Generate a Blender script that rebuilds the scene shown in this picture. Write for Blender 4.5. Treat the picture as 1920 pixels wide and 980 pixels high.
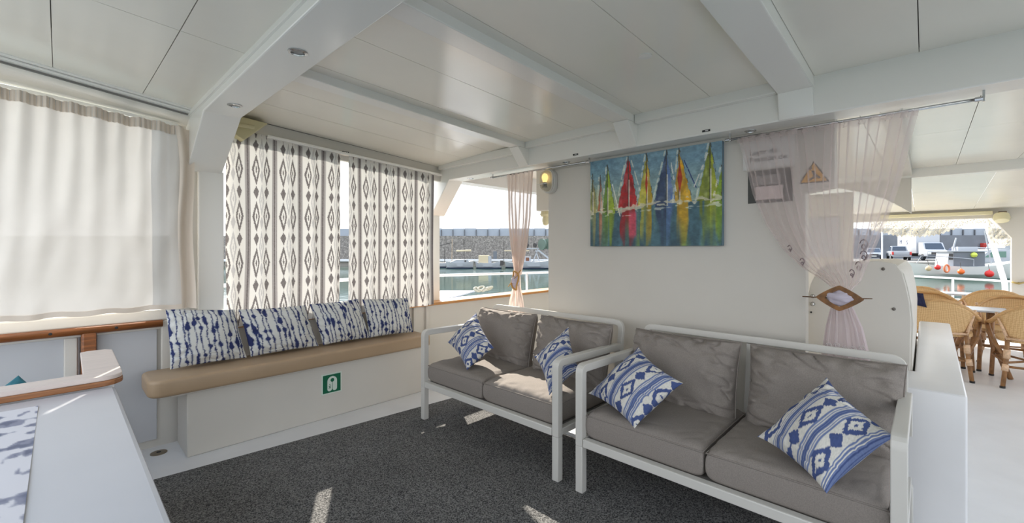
import bpy, bmesh, math, random
import numpy as np
from mathutils import Vector, Matrix

for o in list(bpy.data.objects):
    bpy.data.objects.remove(o)
S = bpy.context.scene
COL = S.collection
random.seed(7)
PI = math.pi

# ------------------------------------------------------------------ camera
EYE = 1.25
CA, SA = 0.7234, 0.6907
_n = math.hypot(CA, SA); CA /= _n; SA /= _n
cam_d = bpy.data.cameras.new('camera')
cam_d.sensor_width = 36.0
cam_d.lens = 812.0 / 1920.0 * 36.0
cam_d.shift_y = -24.0 / 1920.0
cam_d.clip_end = 500
cam_d.clip_start = 0.02
cam = bpy.data.objects.new('camera', cam_d)
COL.objects.link(cam)
cam.location = (0, 0, EYE)
cam.rotation_euler = (PI / 2, 0, math.atan2(SA, CA) - PI / 2)
S.camera = cam

# ------------------------------------------------------------------ world, sun, exposure
W = bpy.data.worlds.new('world'); S.world = W
W.use_nodes = True
nt = W.node_tree
bg = nt.nodes['Background']
tc = nt.nodes.new('ShaderNodeTexCoord')
sp = nt.nodes.new('ShaderNodeSeparateXYZ')
rp = nt.nodes.new('ShaderNodeValToRGB')
rp.color_ramp.elements[0].position = 0.0
rp.color_ramp.elements[0].color = (0.985, 0.985, 0.99, 1)
rp.color_ramp.elements[1].position = 0.9
rp.color_ramp.elements[1].color = (0.66, 0.80, 1.0, 1)
nt.links.new(tc.outputs['Generated'], sp.inputs[0])
nt.links.new(sp.outputs['Z'], rp.inputs[0])
nt.links.new(rp.outputs[0], bg.inputs[0])
bg.inputs[1].default_value = 1.75
SUN_DIR = Vector((0.485 * math.cos(0.567), 0.875 * math.cos(0.567), math.sin(0.567))).normalized()
sun_d = bpy.data.lights.new('sun', 'SUN')
sun_d.energy = 9.0
sun_d.angle = 0.009
sun_d.color = (1.0, 0.93, 0.82)
sun = bpy.data.objects.new('sun', sun_d); COL.objects.link(sun)
sun.rotation_euler = SUN_DIR.to_track_quat('Z', 'Y').to_euler()
sun.location = (3, 8, 8)
S.view_settings.view_transform = 'Standard'
S.view_settings.look = 'None'
S.view_settings.gamma = 1.0
S.view_settings.use_curve_mapping = False
S.view_settings.exposure = 0.37
S.cycles.max_bounces = 14
S.cycles.diffuse_bounces = 8
S.cycles.transparent_max_bounces = 24

# ------------------------------------------------------------------ helpers
def P(px, py, X=None, Y=None, Z=None):
    """point of the real surface X=, Y= or Z= seen at a photograph pixel (used to measure the place)"""
    r = (px - 960.0) / 812.0; u = (466.0 - py) / 812.0
    d = (CA + r * SA, SA - r * CA, u)
    t = X / d[0] if X is not None else (Y / d[1] if Y is not None else (Z - EYE) / d[2])
    return Vector((d[0] * t, d[1] * t, EYE + d[2] * t))

def H(fw, rt, z):
    """harbour frame: metres ahead of and to the right of the saloon corner"""
    return Vector((fw * CA + rt * SA, fw * SA - rt * CA, z))

MATS = {}
def srgb(c):
    return tuple(((v / 255.0) / 12.92 if v / 255.0 < 0.04045 else ((v / 255.0 + 0.055) / 1.055) ** 2.4) for v in c)

def mat(name, rgb=(200, 200, 200), rough=0.6, metal=0.0, noise=None, bump=None, spec=0.5, emit=None, attr=False, coat=0.0):
    if name in MATS: return MATS[name]
    m = bpy.data.materials.new(name); m.use_nodes = True
    n = m.node_tree.nodes; l = m.node_tree.links
    b = n['Principled BSDF']
    c = srgb(rgb)
    b.inputs['Base Color'].default_value = (*c, 1)
    b.inputs['Roughness'].default_value = rough
    b.inputs['Metallic'].default_value = metal
    b.inputs['Specular IOR Level'].default_value = spec
    b.inputs['Coat Weight'].default_value = coat
    t = n.new('ShaderNodeTexCoord')
    if attr:
        a = n.new('ShaderNodeVertexColor'); a.layer_name = 'Col'
        l.new(a.outputs[0], b.inputs['Base Color'])
    if noise:
        sc, amt = noise[0], noise[1]
        stretch = noise[2] if len(noise) > 2 else (1, 1, 1)
        mp = n.new('ShaderNodeMapping'); mp.inputs['Scale'].default_value = stretch
        nz = n.new('ShaderNodeTexNoise'); nz.inputs['Scale'].default_value = sc; nz.inputs['Detail'].default_value = 4
        r = n.new('ShaderNodeValToRGB')
        r.color_ramp.elements[0].position = 0.3; r.color_ramp.elements[1].position = 0.7
        r.color_ramp.elements[0].color = (*[max(0, v * (1 - amt)) for v in c], 1)
        r.color_ramp.elements[1].color = (*[min(1, v * (1 + amt)) for v in c], 1)
        l.new(t.outputs['Object'], mp.inputs[0]); l.new(mp.outputs[0], nz.inputs['Vector'])
        l.new(nz.outputs['Fac'], r.inputs[0])
        if not attr: l.new(r.outputs[0], b.inputs['Base Color'])
    if bump:
        nz2 = n.new('ShaderNodeTexNoise'); nz2.inputs['Scale'].default_value = bump[0]; nz2.inputs['Detail'].default_value = 3
        bp = n.new('ShaderNodeBump'); bp.inputs['Strength'].default_value = bump[1]; bp.inputs['Distance'].default_value = bump[2] if len(bump) > 2 else 0.01
        l.new(t.outputs['Object'], nz2.inputs['Vector']); l.new(nz2.outputs['Fac'], bp.inputs['Height'])
        l.new(bp.outputs[0], b.inputs['Normal'])
    if emit:
        b.inputs['Emission Color'].default_value = (*srgb(emit[0]), 1)
        b.inputs['Emission Strength'].default_value = emit[1]
    MATS[name] = m
    return m

def cloth_mat(name, rgb, alpha=1.0, trans=0.5, attr=False):
    """thin cloth that lets light through: diffuse + translucent, optionally sheer"""
    m = bpy.data.materials.new(name); m.use_nodes = True
    n = m.node_tree.nodes; l = m.node_tree.links
    out = n['Material Output']; n.remove(n['Principled BSDF'])
    d = n.new('ShaderNodeBsdfDiffuse'); t = n.new('ShaderNodeBsdfTranslucent')
    mx = n.new('ShaderNodeMixShader'); mx.inputs[0].default_value = trans
    c = (*srgb(rgb), 1)
    if attr:
        a = n.new('ShaderNodeVertexColor'); a.layer_name = 'Col'
        l.new(a.outputs[0], d.inputs[0]); l.new(a.outputs[0], t.inputs[0])
    else:
        tcx = n.new('ShaderNodeTexCoord'); nz = n.new('ShaderNodeTexNoise'); nz.inputs['Scale'].default_value = 9
        r = n.new('ShaderNodeValToRGB')
        r.color_ramp.elements[0].color = (*[v * 0.93 for v in c[:3]], 1); r.color_ramp.elements[1].color = c
        l.new(tcx.outputs['Object'], nz.inputs['Vector']); l.new(nz.outputs['Fac'], r.inputs[0])
        l.new(r.outputs[0], d.inputs[0]); l.new(r.outputs[0], t.inputs[0])
    l.new(d.outputs[0], mx.inputs[1]); l.new(t.outputs[0], mx.inputs[2])
    last = mx
    if alpha < 1:
        tr = n.new('ShaderNodeBsdfTransparent'); m2 = n.new('ShaderNodeMixShader'); m2.inputs[0].default_value = alpha
        l.new(tr.outputs[0], m2.inputs[1]); l.new(mx.outputs[0], m2.inputs[2]); last = m2
    l.new(last.outputs[0], out.inputs[0])
    MATS[name] = m
    return m

class MB:
    def __init__(s): s.v = []; s.f = []
    def add(s, vs, fs):
        k = len(s.v); s.v += [tuple(v) for v in vs]; s.f += [tuple(i + k for i in f) for f in fs]; return s
    def box(s, a, b):
        x0, y0, z0 = [min(a[i], b[i]) for i in range(3)]; x1, y1, z1 = [max(a[i], b[i]) for i in range(3)]
        return s.hexa([(x0, y0, z0), (x1, y0, z0), (x1, y1, z0), (x0, y1, z0), (x0, y0, z1), (x1, y0, z1), (x1, y1, z1), (x0, y1, z1)])
    def hexa(s, p):
        return s.add(p, [(0, 3, 2, 1), (4, 5, 6, 7), (0, 1, 5, 4), (1, 2, 6, 5), (2, 3, 7, 6), (3, 0, 4, 7)])
    def prism(s, pts, off):
        """polygon (3-D points) pushed along off"""
        n = len(pts); off = Vector(off)
        vs = [Vector(p) for p in pts] + [Vector(p) + off for p in pts]
        fs = [tuple(range(n)), tuple(range(2 * n - 1, n - 1, -1))] + [(i, i + n, (i + 1) % n + n, (i + 1) % n) for i in range(n)]
        return s.add(vs, fs)
    def bar(s, a, b, w, h, up=(0, 0, 1)):
        """rectangular bar a->b, width w, height h"""
        a = Vector(a); b = Vector(b); d = (b - a).normalized(); u = Vector(up)
        sd = d.cross(u)
        if sd.length < 1e-4: sd = d.cross(Vector((1, 0, 0)))
        sd.normalize(); u = sd.cross(d).normalized()
        q = []
        for p in (a, b):
            q += [p - sd * w / 2 - u * h / 2, p + sd * w / 2 - u * h / 2, p + sd * w / 2 + u * h / 2, p - sd * w / 2 + u * h / 2]
        return s.add(q, [(0, 3, 2, 1), (4, 5, 6, 7), (0, 1, 5, 4), (1, 2, 6, 5), (2, 3, 7, 6), (3, 0, 4, 7)])
    def tube(s, path, r, n=8, cap=True, closed=False):
        path = [Vector(p) for p in path]; m = len(path); rs = r if isinstance(r, (list, tuple)) else [r] * m
        vs = []; prev = None
        for i, p in enumerate(path):
            if closed: d = (path[(i + 1) % m] - path[i - 1])
            else: d = path[min(i + 1, m - 1)] - path[max(i - 1, 0)]
            d.normalize()
            if prev is None:
                u = d.cross(Vector((0, 0, 1)))
                if u.length < 0.05: u = d.cross(Vector((1, 0, 0)))
            else:
                u = prev - d * prev.dot(d)
            u.normalize(); prev = u; w = d.cross(u)
            for k in range(n):
                a = 2 * PI * k / n
                vs.append(p + (u * math.cos(a) + w * math.sin(a)) * rs[i])
        fs = []
        for i in range(m if closed else m - 1):
            for k in range(n):
                fs.append((i * n + k, i * n + (k + 1) % n, ((i + 1) % m) * n + (k + 1) % n, ((i + 1) % m) * n + k))
        if cap and not closed:
            fs.append(tuple(range(n - 1, -1, -1))); fs.append(tuple((m - 1) * n + k for k in range(n)))
        return s.add(vs, fs)
    def sweep(s, path, w, h, side):
        """rectangular section swept along a planar path; w across (along side), h within the plane"""
        path = [Vector(p) for p in path]; side = Vector(side).normalized(); m = len(path); vs = []
        for i, p in enumerate(path):
            d0 = (path[i] - path[i - 1]).normalized() if i > 0 else (path[1] - path[0]).normalized()
            d1 = (path[i + 1] - path[i]).normalized() if i < m - 1 else d0
            d = (d0 + d1).normalized(); nn = d.cross(side).normalized(); k = 1 / max(0.4, d.dot(d0))
            vs += [p + side * w / 2 + nn * h / 2 * k, p - side * w / 2 + nn * h / 2 * k, p - side * w / 2 - nn * h / 2 * k, p + side * w / 2 - nn * h / 2 * k]
        fs = [(3, 2, 1, 0), tuple((m - 1) * 4 + k for k in range(4))]
        for i in range(m - 1):
            for k in range(4):
                fs.append((i * 4 + k, i * 4 + (k + 1) % 4, (i + 1) * 4 + (k + 1) % 4, (i + 1) * 4 + k))
        return s.add(vs, fs)
    def lathe(s, prof, c=(0, 0, 0), axis=(0, 0, 1), n=20):
        c = Vector(c); ax = Vector(axis).normalized()
        u = ax.cross(Vector((0, 0, 1)));
        if u.length < 0.05: u = ax.cross(Vector((1, 0, 0)))
        u.normalize(); w = ax.cross(u); vs = []
        for (r, z) in prof:
            for k in range(n):
                a = 2 * PI * k / n; vs.append(c + ax * z + (u * math.cos(a) + w * math.sin(a)) * r)
        fs = []
        for i in range(len(prof) - 1):
            for k in range(n):
                fs.append((i * n + k, i * n + (k + 1) % n, (i + 1) * n + (k + 1) % n, (i + 1) * n + k))
        if prof[0][0] > 1e-5: fs.append(tuple(range(n - 1, -1, -1)))
        if prof[-1][0] > 1e-5: fs.append(tuple((len(prof) - 1) * n + k for k in range(n)))
        return s.add(vs, fs)

def link(name, me, m, parent=None, smooth=False):
    o = bpy.data.objects.new(name, me); COL.objects.link(o)
    if m: me.materials.append(m)
    if parent is not None:
        o.parent = parent
    if smooth:
        me.polygons.foreach_set('use_smooth', [True] * len(me.polygons))
    return o

def obj(name, mb, m, parent=None, bevel=0.0, smooth=False, world=True, seg=2):
    """MB -> ONE mesh object; world=True: the coordinates are world ones and the parent sits unrotated at its own place"""
    off = parent_loc(parent) if (parent is not None and world) else Vector((0, 0, 0))
    me = bpy.data.meshes.new(name)
    me.from_pydata([tuple(Vector(v) - off) for v in mb.v], [], mb.f); me.validate()
    if bevel > 0 or True:
        bm = bmesh.new(); bm.from_mesh(me)
        bmesh.ops.recalc_face_normals(bm, faces=bm.faces)
        if bevel > 0:
            es = [e for e in bm.edges if len(e.link_faces) == 2 and e.calc_face_angle(0) > 0.5]
            bmesh.ops.bevel(bm, geom=es, offset=bevel, segments=seg, affect='EDGES', profile=0.5, clamp_overlap=True)
        bm.to_mesh(me); bm.free()
    o = link(name, me, m, parent)
    if smooth or bevel > 0:
        me.polygons.foreach_set('use_smooth', [True] * len(me.polygons))
        if bevel > 0 or smooth == 'auto':
            try: me.set_sharp_from_angle(angle=(0.6 if smooth == 'auto' else 0.36))
            except Exception: pass
    return o

def parent_loc(p):
    l = Vector((0, 0, 0))
    while p is not None:
        l = l + p.location; p = p.parent
    return l

def tag(o, label=None, cat=None, group=None, kind=None):
    if label: o['label'] = label
    if cat: o['category'] = cat
    if group: o['group'] = group
    if kind: o['kind'] = kind
    return o

def thing(name, label, cat, loc=(0, 0, 0), group=None):
    o = bpy.data.objects.new(name, None); COL.objects.link(o); o.location = loc; o.empty_display_size = 0.1
    return tag(o, label, cat, group)

def struct(name, mb, m, bevel=0.0, label=None, smooth=False):
    o = obj(name, mb, m, None, bevel, smooth)
    return tag(o, label, None, None, 'structure')

def copy_tree(o, parent=None):
    c = o.copy(); COL.objects.link(c)
    if parent is not None: c.parent = parent
    for ch in list(o.children): copy_tree(ch, c)
    return c

def grid_faces(nu, nv):
    i = np.arange(nv)[:, None] * (nu + 1) + np.arange(nu)[None, :]
    return np.stack([i, i + 1, i + nu + 2, i + nu + 1], -1).reshape(-1, 4)

def np_mesh(name, V, F, cols=None):
    me = bpy.data.meshes.new(name)
    V = np.ascontiguousarray(V, dtype=np.float32).reshape(-1, 3); F = np.ascontiguousarray(F, dtype=np.int32)
    k = F.shape[1]
    me.vertices.add(len(V)); me.vertices.foreach_set('co', V.ravel())
    me.loops.add(F.size); me.loops.foreach_set('vertex_index', F.ravel())
    me.polygons.add(len(F)); me.polygons.foreach_set('loop_start', np.arange(0, F.size, k, dtype=np.int32))
    me.update(calc_edges=True)
    me.polygons.foreach_set('use_smooth', np.ones(len(F), dtype=bool))
    if cols is not None:
        c = np.clip(np.asarray(cols, dtype=np.float32).reshape(-1, 3), 0, 255) / 255.0
        c = np.where(c < 0.04045, c / 12.92, ((c + 0.055) / 1.055) ** 2.4)
        a = me.color_attributes.new('Col', 'FLOAT_COLOR', 'POINT')
        a.data.foreach_set('color', np.concatenate([c, np.ones((len(c), 1), np.float32)], 1).astype(np.float32).ravel())
    me.validate()
    return me

def vnoise(x, y, seed=0):
    """smooth value noise in [-1,1]"""
    rs = np.random.RandomState(seed); T = rs.rand(256, 256).astype(np.float32) * 2 - 1
    xi = np.floor(x).astype(int); yi = np.floor(y).astype(int); fx = x - xi; fy = y - yi
    fx = fx * fx * (3 - 2 * fx); fy = fy * fy * (3 - 2 * fy)
    a = T[yi & 255, xi & 255]; b = T[yi & 255, (xi + 1) & 255]; c = T[(yi + 1) & 255, xi & 255]; d = T[(yi + 1) & 255, (xi + 1) & 255]
    return (a * (1 - fx) + b * fx) * (1 - fy) + (c * (1 - fx) + d * fx) * fy

def mix(base, col, m):
    m = np.clip(m, 0, 1)[..., None]
    return base * (1 - m) + np.array(col, float) * m

def text(body, size, origin, xdir, updir, m, parent, name='lettering', extrude=0.001, align='CENTER'):
    cu = bpy.data.curves.new(name, 'FONT'); cu.body = body; cu.size = size; cu.extrude = extrude
    cu.align_x = align; cu.align_y = 'CENTER'
    t = bpy.data.objects.new('tmp', cu); COL.objects.link(t)
    bpy.context.view_layer.update()
    me = bpy.data.meshes.new_from_object(t.evaluated_get(bpy.context.evaluated_depsgraph_get()))
    bpy.data.objects.remove(t)
    o = bpy.data.objects.new(name, me); COL.objects.link(o); me.materials.clear(); me.materials.append(m)
    x = Vector(xdir).normalized(); u = Vector(updir).normalized(); z = x.cross(u)
    M = Matrix(((x.x, u.x, z.x, 0), (x.y, u.y, z.y, 0), (x.z, u.z, z.z, 0), (0, 0, 0, 1)))
    me.transform(Matrix.Translation(Vector(origin) - parent_loc(parent)) @ M)
    o.parent = parent
    return o

# ------------------------------------------------------------------ materials
white = mat('white_gelcoat', (222, 222, 223), 0.32, noise=(3.0, 0.03), bump=(6, 0.05, 0.004))
ceilm = mat('white_ceiling_panel', (234, 230, 219), 0.20, noise=(1.5, 0.03), bump=(2.2, 0.25, 0.006))
beamm = mat('white_beam_paint', (235, 233, 227), 0.22, bump=(5, 0.12, 0.004))
wallm = mat('white_wall_paint', (206, 202, 194), 0.45, noise=(2.0, 0.03))
greyw = mat('grey_recess_paint', (186, 187, 190), 0.5, noise=(2.0, 0.04))
deckm = mat('white_deck_paint', (220, 220, 221), 0.35, noise=(4, 0.04), bump=(60, 0.05, 0.002))
seamm = mat('dark_joint', (120, 118, 114), 0.8)
wood = mat('varnished_wood', (134, 80, 40), 0.35, noise=(6, 0.35, (1, 14, 14)))
wood2 = mat('worn_teak', (150, 100, 62), 0.5, noise=(6, 0.35, (1, 14, 14)))
palewood = mat('pale_worn_wood', (214, 200, 192), 0.5, noise=(5, 0.06, (1, 10, 10)))
sillwood = mat('honey_wood', (186, 130, 70), 0.4, noise=(6, 0.25, (1, 14, 14)))
framem = mat('white_powder_coat', (203, 201, 195), 0.38)
sofac = mat('taupe_cushion_cloth', (138, 131, 125), 0.9, noise=(260, 0.12), bump=(420, 0.5, 0.002), spec=0.15)
vinyl = mat('tan_vinyl', (166, 142, 114), 0.42, noise=(4, 0.05), bump=(70, 0.08, 0.002))
chrome = mat('chrome', (190, 190, 190), 0.15, 1.0)
darkm = mat('black_plastic', (24, 24, 25), 0.5)
darkgrey = mat('dark_grey_paper', (72, 74, 72), 0.6)
paper = mat('white_paper', (222, 221, 219), 0.7)
ink = mat('black_ink', (70, 70, 72), 0.7)
yellow = mat('warning_yellow', (222, 160, 40), 0.5)
green = mat('sign_green', (10, 98, 68), 0.4)
signwhite = mat('sign_white', (210, 222, 212), 0.4)
cream = mat('cream_plastic', (214, 206, 170), 0.45)
rope = mat('straw_cord', (188, 146, 86), 0.8)
rattan = mat('rattan_cane', (196, 156, 106), 0.5, noise=(30, 0.25, (1, 1, 6)))
rattan_d = mat('brown_bamboo_leg', (146, 106, 68), 0.45, noise=(25, 0.35))
wrap = mat('pale_cane_binding', (212, 178, 146), 0.6, noise=(60, 0.2))
pvpaint = mat('painted_canvas', attr=True, rough=0.55, bump=(90, 0.35, 0.003))
pillc = mat('ikat_cotton', attr=True, rough=0.92, bump=(500, 0.3, 0.001), spec=0.1)
curt_w = cloth_mat('white_curtain_cotton', (216, 212, 206), alpha=0.965, trans=0.115)
curt_h = cloth_mat('cream_curtain_hem', (228, 216, 202), trans=0.08)
curt_p = cloth_mat('patterned_curtain_linen', (220, 220, 215), trans=0.20, attr=True)
sheer = cloth_mat('blush_sheer_voile', (238, 226, 224), alpha=0.40, trans=0.55)
sheer_n = cloth_mat('narrow_sheer_voile', (232, 218, 210), alpha=0.64, trans=0.5)
sheer_t = cloth_mat('gathered_sheer_voile', (222, 208, 212), alpha=0.72, trans=0.35)
lace = cloth_mat('white_embroidery', (232, 226, 226), trans=0.3)
knotm = cloth_mat('lilac_knotted_voile', (214, 206, 220), trans=0.2)

def weave_mat(name, c1, c2, sc):
    m = bpy.data.materials.new(name); m.use_nodes = True
    n = m.node_tree.nodes; l = m.node_tree.links; b = n['Principled BSDF']; b.inputs['Roughness'].default_value = 0.7
    t = n.new('ShaderNodeTexCoord'); ch = n.new('ShaderNodeTexChecker'); ch.inputs['Scale'].default_value = sc
    ch.inputs[1].default_value = (*srgb(c1), 1); ch.inputs[2].default_value = (*srgb(c2), 1)
    mp = n.new('ShaderNodeMapping'); mp.inputs['Rotation'].default_value = (0.785, 0, 0)
    bp = n.new('ShaderNodeBump'); bp.inputs['Strength'].default_value = 0.4; bp.inputs['Distance'].default_value = 0.004
    l.new(t.outputs['Object'], mp.inputs[0]); l.new(mp.outputs[0], ch.inputs[0]); l.new(ch.outputs[0], b.inputs['Base Color']); l.new(ch.outputs[1], bp.inputs['Height']); l.new(bp.outputs[0], b.inputs['Normal'])
    MATS[name] = m; return m
weave = weave_mat('woven_cane', (216, 182, 134), (198, 160, 110), 90)

def carpet_mat():
    m = bpy.data.materials.new('charcoal_carpet'); m.use_nodes = True
    n = m.node_tree.nodes; l = m.node_tree.links; b = n['Principled BSDF']; b.inputs['Roughness'].default_value = 0.95
    b.inputs['Specular IOR Level'].default_value = 0.1
    t = n.new('ShaderNodeTexCoord'); a = n.new('ShaderNodeTexNoise'); a.inputs['Scale'].default_value = 170; a.inputs['Detail'].default_value = 2
    r = n.new('ShaderNodeValToRGB'); e = r.color_ramp.elements
    e[0].position = 0.36; e[0].color = (*srgb((62, 62, 63)), 1); e[1].position = 0.66; e[1].color = (*srgb((150, 149, 147)), 1)
    v = n.new('ShaderNodeTexNoise'); v.inputs['Scale'].default_value = 2.5
    mm = n.new('ShaderNodeMixRGB'); mm.blend_type = 'MULTIPLY'; mm.inputs[0].default_value = 0.35
    bp = n.new('ShaderNodeBump'); bp.inputs['Strength'].default_value = 0.9; bp.inputs['Distance'].default_value = 0.006
    l.new(t.outputs['Object'], a.inputs['Vector']); l.new(t.outputs['Object'], v.inputs['Vector'])
    l.new(a.outputs['Fac'], r.inputs[0]); l.new(r.outputs[0], mm.inputs[1]); l.new(v.outputs['Fac'], mm.inputs[2]); l.new(mm.outputs[0], b.inputs['Base Color'])
    l.new(a.outputs['Fac'], bp.inputs['Height']); l.new(bp.outputs[0], b.inputs['Normal'])
    return m
carpetm = carpet_mat()

def stone_mat():
    m = bpy.data.materials.new('rubble_stone'); m.use_nodes = True
    n = m.node_tree.nodes; l = m.node_tree.links; b = n['Principled BSDF']; b.inputs['Roughness'].default_value = 0.9
    t = n.new('ShaderNodeTexCoord'); v = n.new('ShaderNodeTexVoronoi'); v.inputs['Scale'].default_value = 5.5
    v2 = n.new('ShaderNodeTexVoronoi'); v2.inputs['Scale'].default_value = 5.5; v2.feature = 'DISTANCE_TO_EDGE'
    sp_ = n.new('ShaderNodeSeparateXYZ')
    r = n.new('ShaderNodeValToRGB'); e = r.color_ramp.elements
    e[0].color = (*srgb((118, 114, 109)), 1); e[1].color = (*srgb((162, 157, 150)), 1)
    r2 = n.new('ShaderNodeValToRGB'); r2.color_ramp.elements[0].color = (0.45, 0.44, 0.42, 1); r2.color_ramp.elements[1].position = 0.08
    mm = n.new('ShaderNodeMixRGB'); mm.blend_type = 'MULTIPLY'; mm.inputs[0].default_value = 0.8
    bp = n.new('ShaderNodeBump'); bp.inputs['Strength'].default_value = 0.8; bp.inputs['Distance'].default_value = 0.1
    l.new(t.outputs['Object'], v.inputs['Vector']); l.new(t.outputs['Object'], v2.inputs['Vector'])
    l.new(v.outputs['Color'], sp_.inputs[0]); l.new(sp_.outputs[0], r.inputs[0]); l.new(v2.outputs['Distance'], r2.inputs[0])
    l.new(r.outputs[0], mm.inputs[1]); l.new(r2.outputs[0], mm.inputs[2]); l.new(mm.outputs[0], b.inputs['Base Color'])
    l.new(v2.outputs['Distance'], bp.inputs['Height']); l.new(bp.outputs[0], b.inputs['Normal'])
    return m
stonem = stone_mat()

def water_mat():
    m = bpy.data.materials.new('harbour_water'); m.use_nodes = True
    n = m.node_tree.nodes; l = m.node_tree.links; b = n['Principled BSDF']
    b.inputs['Base Color'].default_value = (*srgb((58, 82, 72)), 1); b.inputs['Roughness'].default_value = 0.07; b.inputs['IOR'].default_value = 1.33
    t = n.new('ShaderNodeTexCoord'); a = n.new('ShaderNodeTexNoise'); a.inputs['Scale'].default_value = 1.6; a.inputs['Detail'].default_value = 4
    bp = n.new('ShaderNodeBump'); bp.inputs['Strength'].default_value = 0.3; bp.inputs['Distance'].default_value = 0.03
    l.new(t.outputs['Object'], a.inputs['Vector']); l.new(a.outputs['Fac'], bp.inputs['Height']); l.new(bp.outputs[0], b.inputs['Normal'])
    return m
waterm = water_mat()

# ================================================================== THE SALOON SHELL
WATER = -1.2
# hull block and deck
struct('floor', MB().box((-2.6, -3.4, -0.14), (9.6, 3.62, 0.0)), deckm, label='white painted deck floor')
struct('trim_1', MB().box((-2.6, -3.5, WATER - 0.4), (11.2, 4.3, -0.15)), white, label='white hull below the deck')

# carpet
cp = MB().prism([(-1.2, 3.13, 0.0), (2.34, 2.845, 0.0), (2.34, -0.05, 0.0), (-1.2, -1.6, 0.0)], (0, 0, 0.009))
tag(obj('carpet', cp, carpetm, None, 0.003), 'charcoal speckled carpet covering the saloon floor', 'carpet')

# port side wall: bulwark under the windows
YB = 3.49
wp = struct('wall_port', MB().box((-2.6, YB + 0.03, 0), (0.80, YB + 0.14, 0.80)).box((0.80, YB + 0.005, 0), (6.2, YB + 0.14, 0.70)), wallm, label='white bulwark wall under the port windows')
def part_struct(name, mb, m, parent, bevel=0.0, label=None, smooth=False):
    o = obj(name, mb, m, parent, bevel, smooth)
    if label: o['label'] = label
    return o
part_struct('sill_band', MB().box((-2.6, YB - 0.03, 0.80), (0.60, YB + 0.16, 0.872)), wallm, wp, 0.012)
part_struct('recess_panel', MB().box((-2.6, YB + 0.015, 0.05), (0.085, YB + 0.032, 0.745)), greyw, wp, 0.004, 'grey recessed panel')
part_struct('recess_panel', MB().box((0.155, YB + 0.015, 0.05), (0.43, YB + 0.032, 0.745)), greyw, wp, 0.004, 'grey recessed panel')
part_struct('panel_lip', MB().box((-2.6, YB, 0.745), (0.46, YB + 0.035, 0.765)), wallm, wp, 0.003)
part_struct('rib', MB().box((0.02, YB, 0.05), (0.075, YB + 0.03, 0.745)), wallm, wp, 0.006)
for xx in (2.32, 2.46):
    part_struct('rib', MB().box((xx - 0.02, YB - 0.02, 0.0), (xx + 0.02, YB + 0.01, 0.70)), wallm, wp, 0.006)
r_ = MB().tube([(-2.6, YB - 0.035, 0.785), (0.45, YB - 0.035, 0.785)], 0.0225, 12)
rail_l = part_struct('wooden_rail', r_, wood, wp, 0, 'varnished brown wooden rail', True)
part_struct('rail_plug', MB().lathe([(0.008, 0), (0.006, 0.002)], (-0.03, YB - 0.058, 0.787), (0, -1, 0), 10), darkm, rail_l)
part_struct('rail_plug', MB().lathe([(0.008, 0), (0.006, 0.002)], (0.235, YB - 0.058, 0.787), (0, -1, 0), 10), darkm, rail_l)
part_struct('wooden_post', MB().box((0.088, YB - 0.05, 0.0), (0.152, YB + 0.03, 0.785)), wood, wp, 0.012, 'brown wooden post under the rail')
# sill of the forward window
part_struct('window_sill', MB().box((0.80, YB - 0.045, 0.70), (6.2, YB + 0.17, 0.728)), sillwood, wp, 0.008, 'honey coloured wooden sill')

def ceil_aft(x, y): return 2.087 + 0.013 * max(0.0, y / 3.22) ** 4 + (0.57 - x) * (0.03 + 0.095 * max(0.0, min(1.05, y / 3.22)) ** 2)
def ceil_fwd(x, y):
    A = 2.106 + 0.039 * (2.59 - x)
    B = 2.045 + 0.07 * (2.59 - x)
    w = max(0.0, min(1.0, (y - 1.0) / 2.44)) ** 2
    return A * (1 - w) + B * w

# ceiling: roof slab and its panels
ce = struct('ceiling', MB().box((-0.70, -2.15, 2.42), (9.7, 3.48, 2.50)), white, label='white roof slab above the panels')  # unseen slab blocks the sun; aft and starboard edges cut back for daylight
def panel(x0, x1, y0, y1, fn, nx=4, ny=4, m=ceilm, th=0.008, gap=0.0016):
    x0 += gap; x1 -= gap; y0 += gap; y1 -= gap
    mb = MB(); vs = []
    for k in (0, th):
        for j in range(ny + 1):
            for i in range(nx + 1):
                x = x0 + (x1 - x0) * i / nx; y = y0 + (y1 - y0) * j / ny
                vs.append((x, y, fn(x, y) + k))
    n1 = (nx + 1) * (ny + 1); fs = []
    for j in range(ny):
        for i in range(nx):
            a = j * (nx + 1) + i
            fs.append((a, a + nx + 1, a + nx + 2, a + 1)); fs.append((n1 + a, n1 + a + 1, n1 + a + nx + 2, n1 + a + nx + 1))
    ring = [i for i in range(nx)] + [j * (nx + 1) + nx for j in range(ny)] + [ny * (nx + 1) + i for i in range(nx, 0, -1)] + [j * (nx + 1) for j in range(ny, 0, -1)]
    for a, b in zip(ring, ring[1:] + ring[:1]): fs.append((a, b, b + n1, a + n1))
    mb.add(vs, fs)
    return obj('ceiling_panel', mb, m, ce, 0, 'auto')
# dark backing just above the joints
part_struct('backing_board', MB().box((-0.68, -2.1, 2.40), (9.5, 3.46, 2.415)), seamm, ce)
for xa, xb, ys in ((-0.61, -0.02, (-2.1, -0.6, 0.8, 2.12, 3.40)), (-0.02, 0.33, (-2.1, -0.6, 0.8, 2.12, 3.40)), (0.33, 0.60, (-2.1, -0.6, 0.8, 2.12, 3.40))):
    for ya, yb in zip(ys, ys[1:]): panel(xa, xb, ya, yb, ceil_aft)
for ya, yb in ((3.02, 3.46), (2.68, 3.02), (2.21, 2.68), (1.80, 2.21), (1.29, 1.80), (0.88, 1.29), (0.40, 0.88), (0.02, 0.40), (-0.45, 0.02), (-0.9, -0.45), (-1.6, -0.9), (-2.1, -1.6)):
    panel(0.72, 2.62, ya, yb, ceil_fwd)
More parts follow.
